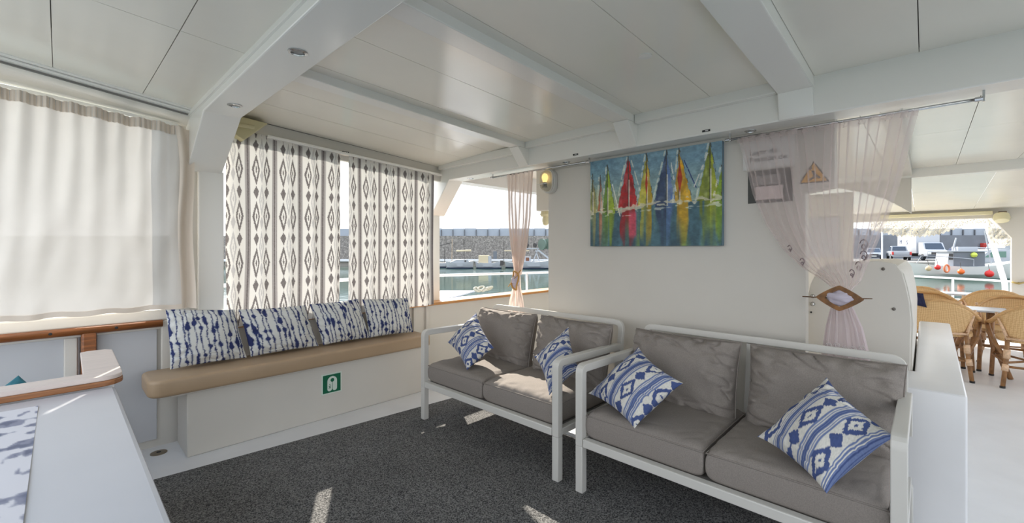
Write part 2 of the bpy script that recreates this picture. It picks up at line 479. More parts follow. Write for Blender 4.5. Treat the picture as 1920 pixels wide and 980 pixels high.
# forward cabin ceiling, beyond the bulkhead beam
for xa, xb, ys in ((2.80, 4.4, (-2.1, -1.2, -0.62, -0.22, 0.30)), (4.4, 6.2, (-2.1, -1.2, -0.62, -0.22, 0.30)), (2.80, 4.4, (0.30, 1.0, 2.2, 3.5)), (4.4, 6.2, (0.30, 1.0, 2.2, 3.5))):
    for ya, yb in zip(ys, ys[1:]): panel(xa, xb, ya, yb, lambda x, y: 2.09)
lowc = lambda x, y: 2.00 - (x - 6.3) * 0.062
for xa, xb in ((6.3, 7.3), (7.3, 8.3), (8.3, 9.2)):
    for ya, yb in ((-2.1, -1.2), (-1.2, -0.5), (-0.5, 0.12), (0.12, 1.3), (1.3, 3.4)):
        panel(xa, xb, ya, yb, lowc)

# beams -------------------------------------------------------------
def knee_beam(x0, x1, yflat, zb, yp, zk, top):
    """transverse beam with a 45 degree knee running down into a pillar on the port side"""
    pr = [(x0, -2.1, top), (x0, -2.1, zb), (x0, yflat, zb), (x0, yp, zk), (x0, yp + 0.10, zk), (x0, yp + 0.10, top)]
    return MB().prism(pr, (x1 - x0, 0, 0))
b1 = struct('trim_2', knee_beam(0.566, 0.756, 2.96, 2.03, 3.40, 1.75, 2.20), beamm, 0.006, 'wide white roof beam with knee')
struct('trim_3', MB().prism([(0.626, 3.40, 1.76), (0.766, 3.40, 1.76), (0.766, 3.52, 1.76), (0.626, 3.52, 1.76)], (0, 0, -1.06)), beamm, 0.006, 'white pillar at the port side')
b2 = struct('trim_4', knee_beam(2.59, 2.76, 3.31, 1.912, 3.60, 1.585, 2.13), beamm, 0.006, 'white bulkhead beam with knee over the painting')
struct('trim_5', MB().box((2.59, 3.60, 0.70), (2.70, 3.72, 1.60)), beamm, 0.006, 'white forward port pillar')
# filler of the wall between the beam and the window posts
struct('trim_6', MB().box((0.50, 3.44, 0.80), (0.64, 3.56, 2.12)), wallm, 0.006, 'white window post beside the pillar')
# longitudinal deck beams with their knees
for i, (ya, yb, dep, kx, xe) in enumerate(((2.29, 2.395, 0.045, 0.12, 2.59), (1.35, 1.465, 0.045, 0.12, 2.59), (0.40, 0.555, 0.06, 0.03, 2.59))):
    mb = MB(); x0, x1 = 0.74, 2.60
    zt0, zt1 = ceil_fwd(x0, ya) + 0.03, ceil_fwd(x1, ya) + 0.03
    mb.hexa([(x0, ya, zt0 - 0.03 - dep), (x1, ya, zt1 - 0.03 - dep), (x1, yb, zt1 - 0.03 - dep), (x0, yb, zt0 - 0.03 - dep), (x0, ya, zt0), (x1, ya, zt1), (x1, yb, zt1), (x0, yb, zt0)])
    t = struct('trim_%d' % (7 + i), mb, beamm, 0.005, 'narrow white deck beam under the ceiling panels')
    kz = zt1 - 0.03 - dep
    part_struct('knee', MB().prism([(2.60 - kx - 0.01, ya + 0.002, kz + 0.004), (2.60, ya + 0.002, kz + 0.004), (2.60, ya + 0.002, 1.914), (2.585, ya + 0.002, 1.914)], (0, yb - ya - 0.004, 0)), beamm, t, 0.004)
# ledge boards along the bulkhead beam between the deck beams
for ya, yb in ((0.557, 1.348), (1.467, 2.288), (2.397, 3.42)):
    zt = ceil_fwd(2.57, (ya + yb) / 2)
    struct('trim_%d' % (10 + int(ya)), MB().box((2.545, ya, zt - 0.055), (2.592, yb, zt + 0.01)), beamm, 0.004, 'white ledge board under the ceiling')
# thin lip along the aft side of the wide beam
struct('trim_14', MB().box((0.555, -2.1, 2.068), (0.575, 3.3, 2.10)), beamm, 0.003, 'white lip of the wide beam')

# port side fascia over the windows
def slant_board(x0, x1, y0, y1, za0, za1, zb0, zb1):
    return MB().hexa([(x0, y0, za0), (x1, y0, za1), (x1, y1, za1), (x0, y1, za0), (x0, y0, zb0), (x1, y0, zb1), (x1, y1, zb1), (x0, y1, zb0)])
def run_profile(x0, x1, pr0, pr1):
    """solid running along x between two (y, z) profiles of equal length"""
    n = len(pr0)
    return MB().add([(x0, a, b) for a, b in pr0] + [(x1, a, b) for a, b in pr1], [tuple(range(n)), tuple(range(2 * n - 1, n - 1, -1))] + [(i, i + n, (i + 1) % n + n, (i + 1) % n) for i in range(n)])
def zc(x, k): return k + 0.122 * (0.57 - x)
def zf(x): return 2.032 + 0.094 * (0.57 - x)
xa_, xb_ = -0.70, 0.60
fa = struct('wall_port_upper', run_profile(xa_, xb_, [(3.29, zc(xa_, 2.078)), (3.41, zf(xa_)), (3.455, zf(xa_)), (3.455, 2.45), (3.29, 2.45)], [(3.29, zc(xb_, 2.078)), (3.41, zf(xb_)), (3.455, zf(xb_)), (3.455, 2.45), (3.29, 2.45)]), wallm, 0.0, 'white sloping fascia over the aft port window')
part_struct('cornice', slant_board(-0.70, 0.565, 3.245, 3.295, zc(-0.70, 2.080), zc(0.565, 2.080), zc(-0.70, 2.092), zc(0.565, 2.092)), beamm, fa, 0.003)
part_struct('cornice', slant_board(-0.70, 0.565, 3.215, 3.295, zc(-0.70, 2.093), zc(0.565, 2.093), zc(-0.70, 2.118), zc(0.565, 2.118)), beamm, fa, 0.004)
part_struct('shadow_gap', slant_board(-0.70, 0.55, 3.282, 3.300, zc(-0.70, 2.071), zc(0.55, 2.071), zc(-0.70, 2.0755), zc(0.55, 2.0755)), seamm, fa)
ff = struct('wall_port_forward', slant_board(0.75, 2.60, 3.44, 3.475, 2.022, 1.906, 2.45, 2.45), wallm, 0, 'white fascia over the forward port window')
part_struct('shadow_gap', slant_board(0.80, 2.59, 3.434, 3.442, 2.165, 2.046, 2.168, 2.049), seamm, ff)
struct('wall_port_bow', MB().box((2.77, 3.40, 1.93), (6.2, 3.56, 2.45)), white, 0, 'white coaming over the side deck')

# painting wall (bulkhead)
wl = struct('wall_bulkhead', MB().prism([(2.74, 2.21, 0), (2.74, 2.21, 1.93), (2.74, 0.335, 1.93), (2.74, 0.335, 1.565), (2.74, 0.46, 1.545), (2.74, 0.46, 0)], (0.08, 0, 0)), wallm, 0.004, 'white bulkhead wall behind the sofas')
# white plinth under the bulkhead
struct('baseboard_bulkhead', MB().box((2.35, 0.5, 0.0), (2.74, 2.21, 0.03)), deckm, 0.006, 'white deck margin at the bulkhead')

# forward cabin: stair housing wall with an arched lower edge, ceiling track, far bulkhead
arch = [P(px, py, X=6.2) for px, py in ((1709, 400), (1690, 388), (1660, 373), (1619, 361), (1561, 350))]
hw = struct('wall_stair', MB().prism([(6.2, 0.107, 2.0)] + [(6.2, p.y, p.z) for p in arch] + [(6.2, 3.2, arch[-1].z), (6.2, 3.2, 2.0)], (0.06, 0, 0)), wallm, 0.003, 'white arched panel over the cabin passage')
struct('trim_15', MB().box((2.78, 0.10, 2.02), (6.2, 0.19, 2.10)), wallm, 0.006, 'white ceiling track leading forward')
struct('trim_16', MB().box((6.2, -2.1, 1.995), (6.32, 3.4, 2.12)), beamm, 0.006, 'white step in the forward ceiling')
pt_ = struct('wall_cabin', MB().box((6.27, 0.60, 0.0), (6.34, 3.2, 1.90)), wallm, 0.004, 'white cabin partition beyond the buckled curtain')
part_struct('window_frame', MB().box((6.255, 0.72, 1.15), (6.272, 1.02, 1.62)), greyw, pt_, 0.004)
fb = struct('wall_bow', MB().prism([(9.2, 3.4, 1.90), (9.2, 3.4, 1.70), (9.2, -0.69, 1.685), (9.2, -0.87, 1.40), (9.2, -0.87, 0.0), (9.2, -2.2, 0.0), (9.2, -2.2, 1.90)], (0.14, 0, 0)), wallm, 0.006, 'white forward bulkhead with wide opening')
part_struct('header', MB().box((9.12, -0.69, 1.735), (9.22, 0.52, 1.785)), cream, fb, 0.01)
struct('wall_bow_lower', MB().box((9.2, -0.87, 0.0), (9.34, 3.4, 0.50)), wallm, 0.006, 'white coaming below the forward opening')
struct('wall_starboard', MB().box((-2.6, -3.3, 0.0), (9.3, -3.18, 0.55)), wallm, 0, 'white starboard bulwark')  # unseen; kept low to let more daylight into the saloon

# side deck outside the port bulwark, guard rails
struct('trim_17', MB().box((-2.6, 3.64, -0.14), (11.0, 4.25, 0.46)), white, 0.02, 'white side deck outside')
gr = thing('guard_rail', 'white tubular guard rail outside the forward port opening', 'railing', (1.0, 4.1, 0.46))
obj('top_rail', MB().tube([(0.6, 4.1, 0.955), (3.0, 4.1, 0.94), (5.2, 4.1, 0.892), (10.6, 4.1, 0.86)], 0.017, 10), white, gr, 0, True)
for xx in (1.4, 4.60, 7.4, 10.2):
    obj('stanchion', MB().tube([(xx, 4.1, 0.455), (xx, 4.1, 0.90)], 0.016, 8), white, gr, 0, True)
br = thing('bow_railing', 'white tubular railing at the bow beyond the dining chairs', 'railing', (10.6, 0.5, -0.14))
obj('top_rail', MB().tube([(10.6, 3.8, 0.76), (10.6, 0.1, 0.755), (10.6, -0.97, 0.725), (10.6, -2.6, 0.70)], 0.018, 10), white, br, 0, True)
obj('middle_rail', MB().tube([(10.6, 3.8, 0.50), (10.6, 0.1, 0.50), (10.6, -2.6, 0.48)], 0.012, 8), white, br, 0, True)
for yy in (2.2, 1.0, -0.34, -1.0, -2.2):
    obj('stanchion', MB().tube([(10.6, yy, -0.16), (10.6, yy, 0.745)], 0.016, 8), white, br, 0, True)
aw = thing('awning_post', 'slanted white awning post at the bow left of the right-hand pillar', 'post', tuple(P(1886, 560, X=10.4)))
obj('pole', MB().tube([P(1888, 556, X=10.4) + Vector((0, 0, -0.6)), P(1884, 530, X=10.4), P(1859, 450, X=10.4), P(1852, 425, X=10.4)], 0.035, 10), white, aw, 0, True)
fp = thing('flag_pole', 'thin white pole standing beyond the helm console', 'pole', (10.9, 0.6, -0.15))
q = P(1654, 485, X=10.9)
obj('pole', MB().tube([(10.9, q.y, -0.2), (10.9, q.y, 1.62)], 0.012, 8), white, fp, 0, True)

# ================================================================== CURTAINS
def cloth(name, fn, nu, nv, m, parent=None, color=None):
    u, v = np.meshgrid(np.linspace(0, 1, nu + 1), np.linspace(0, 1, nv + 1))
    X, Y, Z = fn(u, v)
    cols = color(u, v) if color is not None else None
    off = np.array(parent_loc(parent)) if parent is not None else np.zeros(3)
    me = np_mesh(name, np.stack([X, Y, Z], -1) - off, grid_faces(nu, nv), cols)
    return link(name, me, m, parent)

# white curtain at the aft window
def aft_curtain(u, v):
    x = -0.85 + 1.39 * u
    top = 2.108 - 0.102 * u; bot = 0.880
    x = x + 0.035 * (v ** 2) * np.sin(9 * u)
    fold = 0.013 * np.sin(2 * PI * 5.5 * u + 2.0 * np.sin(5 * u) + 1.8 * v) * (0.6 + 0.4 * np.sin(11 * u)) * (1 - 0.55 * v) + 0.006 * np.sin(2 * PI * 3 * u + 3 * v) + 0.018 * np.sin(2 * PI * 15 * u + 2 * v) * np.exp(-v * 3.0) + 0.012 * vnoise(u * 18 + v * 4, v * 5, 3)
    z = top + (bot - top) * v + 0.004 * np.sin(2 * PI * 7 * u + np.sin(9 * u)) * v
    return x, 3.355 + fold, z
wc = thing('window_curtain', 'plain white curtain glowing over the aft window', 'curtain', (-0.6, 3.36, 0.88))
cloth('drape', aft_curtain, 260, 70, curt_w, wc)
def aft_hem(u, v):
    x, y, z = aft_curtain(u, 0.975 + 0.025 * v); return x, y - 0.004, z
cloth('hem', aft_hem, 200, 3, curt_h, wc)
def aft_head(u, v):
    x, y, z = aft_curtain(u, 0.0 + 0.05 * v); return x, y - 0.006 + 0.008 * np.sin(2 * PI * 60 * u), z
cloth('heading', aft_head, 260, 4, curt_h, wc)
def aft_edge(u, v):
    x = 0.515 + 0.075 * u + 0.02 * np.sin(7 * v) * (1 - v) - 0.02 * (1 - v) + 0.01 * v
    return x, 3.335 - 0.02 * np.sin(PI * u * 2 + 1.5 * v), 2.003 + (0.885 - 2.003) * v - 0.01 * u
cloth('side_hem', aft_edge, 10, 40, curt_h, wc)
tr = thing('curtain_track', 'white track carrying the plain curtain over the aft window', 'curtain track', (-0.6, 3.40, 2.1))
obj('track', slant_board(-0.70, 0.52, 3.385, 3.405, 2.104, 2.012, 2.124, 2.032), beamm, tr, 0.003)

LIGHT, DARKP, GREYP = (218, 216, 211), (98, 92, 92), (178, 176, 176)
def curtain_pattern(fu, fz):
    """fu fabric periods across, fz vertical periods; ikat diamonds and stripes"""
    c = np.ones(fu.shape + (3,)) * np.array(LIGHT, float)
    j = 0.045 * vnoise(fu * 40, fz * 60, 5) + 0.02 * vnoise(fu * 120, fz * 160, 6)
    p = fu - np.floor(fu)
    for cx_, col, off in ((0.262, DARKP, 0.0), (0.738, DARKP, 0.0), (0.5, GREYP, 0.35)):
        q = np.abs(p - cx_) / 0.135 + j * 1.2
        t = (fz + off) - np.floor(fz + off)
        d = np.abs(t - 0.36) / 0.34
        e = q + d ** 1.15
        ring = ((e < 1.0) & (e > 0.54)) | ((e < 0.20))
        s = (np.abs(t - 0.83) / np.where(t > 0.83, 0.17, 0.13))
        spade = (q * 1.35 + s ** 1.1) < 0.95
        k = (ring | spade).astype(float)
        sp_ = 0.86 + 0.14 * vnoise(fu * 90, fz * 140, 8)
        c = mix(c, col, k * sp_)
    ps = np.minimum(p, 1 - p)
    st = (ps < 0.022) | ((ps > 0.032) & (ps < 0.046)) | ((ps > 0.062) & (ps < 0.070))
    band = (ps < 0.075).astype(float)
    c = mix(c, (172, 168, 166), band * 0.8)
    c = mix(c, (98, 92, 92), (st & True).astype(float) * (0.8 + 0.2 * vnoise(fu * 60, fz * 200, 9)))
    return c

def pattern_curtain(label, x0, x1, periods, seed, zt0, zt1):
    rs = random.Random(seed)
    ph = rs.random()
    def warp(u):
        s = u * periods + ph
        return s
    def fn(u, v):
        s = warp(u)
        lin = x0 + (x1 - x0) * u
        x = lin + (x1 - x0) / periods * (0.03 + 0.055 * u) * np.sin(2 * PI * s) + 0.012 * v * vnoise(u * 6, v * 2, seed)
        amp = 0.012 + 0.014 * u + 0.008 * vnoise(u * periods, v * 1.5, seed + 2)
        y = 3.418 + amp * 0.7 * np.cos(2 * PI * s) * (0.6 + 0.4 * v) + 0.006 * np.sin(2 * PI * s * 4) * np.exp(-v * 14)
        z = zt0 + (zt1 - zt0) * u
        z = z + (0.712 - z) * v
        # slight narrowing lower down
        x = x + 0.012 * np.sin(PI * v) * (0.5 - u)
        return x, y, z
    def col(u, v):
        return curtain_pattern(warp(u), v * 4.1 + 0.55 + 0.15 * u)
    t = thing('patterned_curtain', label, 'curtain', ((x0 + x1) / 2, 3.37, 0.6), 'ikat curtains at the forward window')
    cloth('drape', fn, 300, 330, curt_p, t, col)
    return t
pattern_curtain('grey ikat diamond curtain beside the big pillar, left of the pair', 0.772, 1.592, 4.6, 3, 2.074, 2.022)
pattern_curtain('grey ikat diamond curtain nearer the painting wall, right of the pair', 1.634, 2.50, 4.6, 11, 2.019, 1.967)
tk = thing('curtain_track', 'white track carrying the ikat curtains over the forward window', 'curtain track', (1.6, 3.40, 1.98))
obj('track', slant_board(1.03, 2.57, 3.39, 3.44, 2.043, 1.955, 2.063, 1.975), beamm, tk, 0.004)

# sheer curtains -----------------------------------------------------
def sheer_fn(rows, n, a, b0, b1, X):
    zs = np.array([r[0] for r in rows]); yl = np.array([r[1] for r in rows]); yr = np.array([r[2] for r in rows])
    def fn(u, v):
        z = zs[0] + (zs[-1] - zs[0]) * v
        L = np.interp(-z, -zs, yl); R = np.interp(-z, -zs, yr)
        s = u + a * np.sin(4 * PI * n * u + 0.5 * np.sin(9 * u)) / n + 0.010 * vnoise(u * 11, v * 3, 4)
        y = L + (R - L) * s
        wd = np.abs(R - L)
        b = b0 + (b1 - b0) * v
        x = X + b * np.sin(2 * PI * n * u + 1.5 * np.sin(6 * u)) + 0.01 * vnoise(u * 7, v * 4, 9)
        return x, y, z
    return fn
rows2u = [(1.87, 0.775, 0.018), (1.74, 0.74, 0.045), (1.55, 0.695, 0.082), (1.38, 0.63, 0.125), (1.24, 0.545, 0.172), (1.15, 0.46, 0.205), (1.09, 0.375, 0.225), (1.055, 0.335, 0.255), (1.02, 0.318, 0.272)]
rows2l = [(1.02, 0.318, 0.272), (0.95, 0.345, 0.245), (0.87, 0.36, 0.215), (0.75, 0.375, 0.19), (0.68, 0.38, 0.185)]
sc2 = thing('sheer_curtain', 'blush sheer curtain tied with a diamond-shaped wooden buckle', 'curtain', (2.68, 0.3, 0.68))
fn2u = sheer_fn(rows2u, 10, 0.15, 0.016, 0.020, 2.665)
cloth('drape', fn2u, 360, 90, sheer, sc2)
cloth('tail', sheer_fn(rows2l, 5, 0.10, 0.014, 0.022, 2.655), 120, 40, sheer_t, sc2)
cloth('heading', sheer_fn([(1.875, 0.775, 0.018), (1.845, 0.77, 0.02)], 15, 0.11, 0.018, 0.018, 2.662), 360, 4, sheer, sc2)
# embroidered scrolls on the sheer, following its cloth
def on_cloth(fn, u, v):
    a = fn(np.array([[u]]), np.array([[v]])); return Vector((a[0][0, 0] - 0.012, a[1][0, 0], a[2][0, 0]))
emb = MB()
for (u0, v0, r0) in ((0.10, 0.72, .010), (0.14, 0.80, .010), (0.87, 0.70, .016), (0.90, 0.76, .014), (0.86, 0.82, .013), (0.80, 0.86, .01)):
    c0 = on_cloth(fn2u, u0, v0)
    emb.tube([c0 + Vector((0, r0 * (1 - k / 22) * math.cos(k * .7), r0 * 1.5 * (1 - k / 22) * math.sin(k * .7) - k * .0015)) for k in range(18)], 0.0022, 5)
tag(obj('embroidery', emb, mat('grey_embroidery', (122, 106, 110), 0.8), sc2, 0, True), 'grey embroidered scrolls', kind='stuff')
emb2 = MB()
for k in range(5):
    c0 = Vector((2.632, 0.345 - 0.032 * k, 0.772 + 0.006 * math.sin(k * 2)))
    emb2.tube([c0 + Vector((0, 0.014 * (1 - i / 18) * math.cos(i * .8), 0.014 * (1 - i / 18) * math.sin(i * .8))) for i in range(14)], 0.0018, 5)
emb2.tube([(2.632, 0.36 - 0.175 * i / 20, 0.752 + 0.004 * math.sin(i * 1.6)) for i in range(21)], 0.0016, 5)
tag(obj('embroidery', emb2, lace, sc2, 0, True), 'white embroidered scrolls near the hem', kind='stuff')
# wooden buckle: a top-level thing that holds the curtain
bk = thing('curtain_buckle', 'diamond-shaped brown wooden buckle pinned round the blush curtain', 'buckle', (2.62, 0.30, 1.01))
yc, zc, hw_, hh_ = 0.302, 1.010, 0.094, 0.062
def rhomb(k, hwx, hhx): return [(0, hwx, 0), (0, 0, hhx), (0, -hwx, 0), (0, 0, -hhx)]
ring = MB(); o4 = []; 
for i in range(40):
    a = 2 * PI * i / 40; ca, sa = math.cos(a), math.sin(a)
    rr = 1 / (abs(ca) ** 1.15 + abs(sa) ** 1.15) ** (1 / 1.15)
    o4.append((ca * rr, sa * rr))
vs = []
for (kx, ky, dx) in ((1, 1, 0.005), (1, 1, -0.006), (0.60, 0.66, -0.006), (0.60, 0.66, 0.005)):
    vs += [(2.612 + dx, yc + p[0] * hw_ * kx, zc + p[1] * hh_ * ky) for p in o4]
fs = []
for j in range(4):
    for i in range(40): fs.append((j * 40 + i, j * 40 + (i + 1) % 40, ((j + 1) % 4) * 40 + (i + 1) % 40, ((j + 1) % 4) * 40 + i))
ring.add(vs, fs)
obj('rhombus_ring', ring, mat('coconut_wood', (126, 84, 40), 0.5, noise=(30, 0.4)), bk, 0, 'auto')
obj('pin', MB().tube([(2.606, 0.452, 1.008), (2.625, 0.30, 1.008), (2.606, 0.178, 1.018)], [0.0025, 0.004, 0.002], 8), mat('pin_wood', (96, 66, 40), 0.5), bk, 0, True)
# knot of cloth bulging through the buckle
def knot(name, c, rx, ry, rz, m, parent, seed):
    u, v = np.meshgrid(np.linspace(0, 2 * PI, 49), np.linspace(0.02, PI - 0.02, 33))
    n = 1 + 0.16 * vnoise(u * 2.2 + v, v * 3, seed) + 0.07 * np.sin(5 * v + 2 * np.sin(u)) 
    X = c[0] + rx * n * np.cos(u) * np.sin(v); Y = c[1] + ry * n * np.sin(u) * np.sin(v); Z = c[2] + rz * n * np.cos(v)
    off = np.array(parent_loc(parent))
    return link(name, np_mesh(name, np.stack([X, Y, Z], -1) - off, grid_faces(48, 32)), m, parent)
knot('knot', (2.622, 0.30, 1.012), 0.030, 0.056, 0.036, knotm, sc2, 3)

rows1u = [(1.885, 2.605, 2.30), (1.7, 2.60, 2.315), (1.5, 2.59, 2.335), (1.3, 2.565, 2.375), (1.15, 2.535, 2.42), (1.06, 2.515, 2.445), (1.03, 2.51, 2.452)]
rows1l = [(1.03, 2.51, 2.452), (0.93, 2.525, 2.445), (0.82, 2.57, 2.41), (0.60, 2.60, 2.38), (0.45, 2.60, 2.37)]
sc1 = thing('sheer_curtain', 'narrow blush sheer curtain tied with straw cord at the doorway gap', 'curtain', (2.68, 2.48, 0.45))
cloth('drape', sheer_fn(rows1u, 7, 0.06, 0.016, 0.020, 2.67), 200, 90, sheer_n, sc1)
cloth('tail', sheer_fn(rows1l, 5, 0.10, 0.014, 0.024, 2.665), 120, 40, sheer_n, sc1)
knot('knot', (2.645, 2.487, 0.975), 0.03, 0.038, 0.048, knotm, sc1, 8)
tie = thing('curtain_tie', 'straw coloured cord ring tied round the narrow sheer curtain', 'curtain tie', (2.64, 2.47, 0.98))
obj('cord', MB().tube([(2.625 + 0.012 * math.sin(a * 3), 2.472 + 0.034 * math.cos(a), 0.985 + 0.078 * math.sin(a)) for a in [2 * PI * k / 28 for k in range(28)]], 0.007, 8, closed=True), rope, tie, 0, True)
obj('pin', MB().tube([(2.62, 2.40, 1.075), (2.625, 2.45, 1.03), (2.625, 2.55, 0.93)], 0.004, 6), rope, tie, 0, True)

def rod(label, ya, yb, z, x=2.672):
    t = thing('curtain_rod', label, 'curtain rod', (x, (ya + yb) / 2, z))
    obj('rod', MB().tube([(x, ya, z), (x, yb, z)], 0.007, 10), chrome, t, 0, True)
    for y in (ya, yb):
        obj('end_cap', MB().lathe([(0.010, -0.012), (0.010, 0.012)], (x, y, z), (0, 1, 0), 10), chrome, t, 0, 'auto')
        obj('bracket', MB().box((x - 0.006, y + 0.014 * (1 if yb > ya else -1) - 0.004, z - 0.012), (x + 0.006, y + 0.014 * (1 if yb > ya else -1) + 0.004, 1.915)), chrome, t, 0.001)
rod('thin metal rod carrying the buckled sheer curtain', 0.828, -0.162, 1.878)
rod('thin metal rod carrying the narrow sheer curtain', 2.80, 1.786, 1.885)

# ================================================================== BENCH
bn = thing('window_bench', 'white built-in bench box under the ikat curtains', 'bench', (0.53, 3.19, 0))
bx = obj('bench_box', MB().box((0.53, 3.19, 0.0), (2.27, 3.492, 0.385)), wallm, bn, 0.006)
obj('seat_lip', MB().box((0.45, 3.165, 0.385), (2.26, 3.485, 0.400)), wallm, bn, 0.005)
obj('backrest_board', MB().box((0.445, 3.462, 0.40), (2.25, 3.486, 0.80)), wallm, bn, 0.006)
sg = thing('safety_sign', 'green lifejacket stowage sign on the bench front', 'sign', (1.40, 3.19, 0.25))
obj('plate', MB().box((1.325, 3.184, 0.178), (1.475, 3.190, 0.328)), signwhite, sg, 0.001)
obj('green_field', MB().box((1.334, 3.1825, 0.187), (1.466, 3.1842, 0.319)), green, sg)
# lifejacket pictogram: horseshoe of two lobes
pic = []
for k in range(17):
    a = PI * k / 16; pic.append((1.402 + 0.036 * math.cos(a), 3.1822, 0.270 + 0.036 * math.sin(a)))
for k in range(9):
    a = PI + PI * k / 8; pic.append((1.384 + 0.017 * math.cos(a) - 0.001, 3.1822, 0.215 + 0.017 * math.sin(a)))
for k in range(9):
    a = PI + PI * k / 8; pic.append((1.421 + 0.017 * math.cos(a), 3.1822, 0.215 + 0.017 * math.sin(a)))
obj('lifejacket_symbol', MB().prism(pic, (0, -0.0008, 0)), signwhite, sg)
obj('neck_hole', MB().lathe([(0.014, 0.0), (0.014, 0.0006)], (1.403, 3.1814, 0.278), (0, -1, 0), 18), green, sg)
obj('front_slit', MB().box((1.4015, 3.1808, 0.200), (1.4045, 3.1814, 0.272)), green, sg)
pm = MB().lathe([(0.004, 0), (0.004, 0.0006)], (1.384, 3.1814, 0.246), (0, -1, 0), 8)
for dx, dz in ((0.009, 0.006), (-0.009, 0.006), (0.007, -0.014), (-0.007, -0.014)):
    pm.bar((1.384, 3.1811, 0.232), (1.384 + dx, 3.1811, 0.232 + dz), 0.0006, 0.004)
obj('person_symbol', pm, green, sg)
dr = thing('deck_drain', 'round metal drain cover on the deck beside the bench', 'drain', (0.424, 3.33, 0.0))
obj('flange', MB().lathe([(0.042, 0.0), (0.042, 0.004), (0.034, 0.006)], (0.424, 3.395, 0.0), (0, 0, 1), 24), mat('tarnished_bronze', (150, 138, 120), 0.45, 0.8), dr, 0, 'auto')
obj('grate', MB().lathe([(0.012, 0.0065), (0.011, 0.008)], (0.424, 3.395, 0.0), (0, 0, 1), 14), darkm, dr)

def soft_box(w, d, h, p, q, n, seed, wr=0.004, pinch=0.0, dome=0.0):
    """closed cushion in local x (w), y (d), z (h): two pillow faces meeting in a seam"""
    s = np.linspace(-1, 1, n + 1); s = np.sin(s * PI / 2) * 0.75 + s * 0.25
    u, v = np.meshgrid(s, s)
    f = np.clip((1 - np.abs(u) ** p) * (1 - np.abs(v) ** p), 0, 1) ** q
    edge = np.clip((np.maximum(np.abs(u), np.abs(v)) - 0.45) / 0.55, 0, 1)
    r = vnoise(u * 3 + 10, v * 3 + 10, seed) * 0.5 + vnoise(u * 7 + 20, v * 7 + 4, seed + 1) * edge
    rid = np.abs(vnoise(u * 4 + 3 * v + 30, v * 4 + 9, seed + 2))
    x = u * w / 2 * (1 - pinch * (1 - v ** 2) * u ** 2); y = v * d / 2 * (1 - pinch * (1 - u ** 2) * v ** 2)
    mk = (f > 0.02)
    zt = h / 2 * f + (wr * r - wr * 1.2 * (0.25 - np.clip(rid, 0, 0.25)) * 4 * edge) * np.clip(f * 2, 0, 1) + dome * (1 - u ** 2) * (1 - v ** 2)
    zb = -h / 2 * f
    m = n + 1
    top = np.stack([x, y, zt], -1).reshape(-1, 3); idx = np.arange(m * m).reshape(m, m)
    bidx = idx.copy(); inner = np.zeros((m, m), bool); inner[1:-1, 1:-1] = True
    bidx[inner] = m * m + np.arange(inner.sum())
    V = np.concatenate([top, np.stack([x, y, zb], -1)[inner]])
    F1 = np.stack([idx[:-1, :-1], idx[:-1, 1:], idx[1:, 1:], idx[1:, :-1]], -1).reshape(-1, 4)
    F2 = np.stack([bidx[:-1, :-1], bidx[1:, :-1], bidx[1:, 1:], bidx[:-1, 1:]], -1).reshape(-1, 4)
    UV = np.concatenate([np.stack([u, v], -1).reshape(-1, 2), np.stack([u, v], -1)[inner]])
    return V, np.concatenate([F1, F2]), UV

def put(V, C, ex, ey, ez):
    ex, ey, ez = [np.array(Vector(e).normalized()) for e in (ex, ey, ez)]
    return np.array(C) + V[:, :1] * ex + V[:, 1:2] * ey + V[:, 2:3] * ez

def piping(w, d, pinch, n=12):
    pts = []
    for k in range(4 * n):
        t = -1 + 2 * (k % n) / n; e = k // n
        u, v = [(t, -1), (1, t), (-t, 1), (-1, -t)][e]
        pts.append((u * w / 2 * (1 - pinch * (1 - v ** 2) * u ** 2), v * d / 2 * (1 - pinch * (1 - u ** 2) * v ** 2)))
    return pts

# bench seat pad: rounded vinyl slab
pad = thing('seat_pad', 'long tan vinyl pad lying on the white bench', 'cushion', (1.3, 3.3, 0.40))
mbp = MB()
outl = []
x0, x1, y0, y1 = 0.345, 2.25, 3.125, 3.46
for cx_, cy_, a0, r in ((x0 + 0.07, y0 + 0.07, PI, 0.07), (x1 - 0.03, y0 + 0.03, 1.5 * PI, 0.03), (x1 - 0.02, y1 - 0.02, 0, 0.02), (x0 + 0.05, y1 - 0.05, PI / 2, 0.05)):
    for k in range(7): outl.append((cx_ + r * math.cos(a0 + k / 6 * PI / 2), cy_ + r * math.sin(a0 + k / 6 * PI / 2)))
mbp.prism([(a, b, 0.401) for a, b in outl], (0, 0, 0.099))
obj('pad', mbp, vinyl, pad, 0.032, False, True, 5)

STR_BG, NAVY = (206, 207, 203), (44, 52, 96)
def shibori(u, v, seed):
    """wobbly indigo lines with blots"""
    rs = np.random.RandomState(seed)
    c = np.ones(u.shape + (3,)) * np.array(STR_BG, float)
    nl = 13
    for i in range(nl):
        x0_ = -0.94 + 1.9 * i / (nl - 1) + rs.uniform(-.03, .03)
        line = x0_ + 0.035 * vnoise(v * 3 + i * 7, v * 0 + i, seed) + 0.012 * vnoise(v * 14 + i * 5, v * 0 + i * 3, seed + 1)
        blot = np.clip(vnoise(v * 6 + i * 11, v * 0 + 2.3 * i, seed + 2) - 0.15, 0, 1) * 0.085
        fuzz = 0.013 * vnoise(u * 30, v * 60 + i, seed + 3)
        dist = np.abs(u - line)
        k = np.clip((0.021 + blot + fuzz - dist) / 0.012, 0, 1)
        k2 = np.clip((0.045 + blot * 1.3 + 2 * fuzz - dist) / 0.03, 0, 1) * np.clip(vnoise(v * 4 + i * 3, v * 0 + i, seed + 5), 0, 1)
        c = mix(c, (120, 136, 160), k2 * 0.6)
        c = mix(c, NAVY, k * 0.95)
    return c

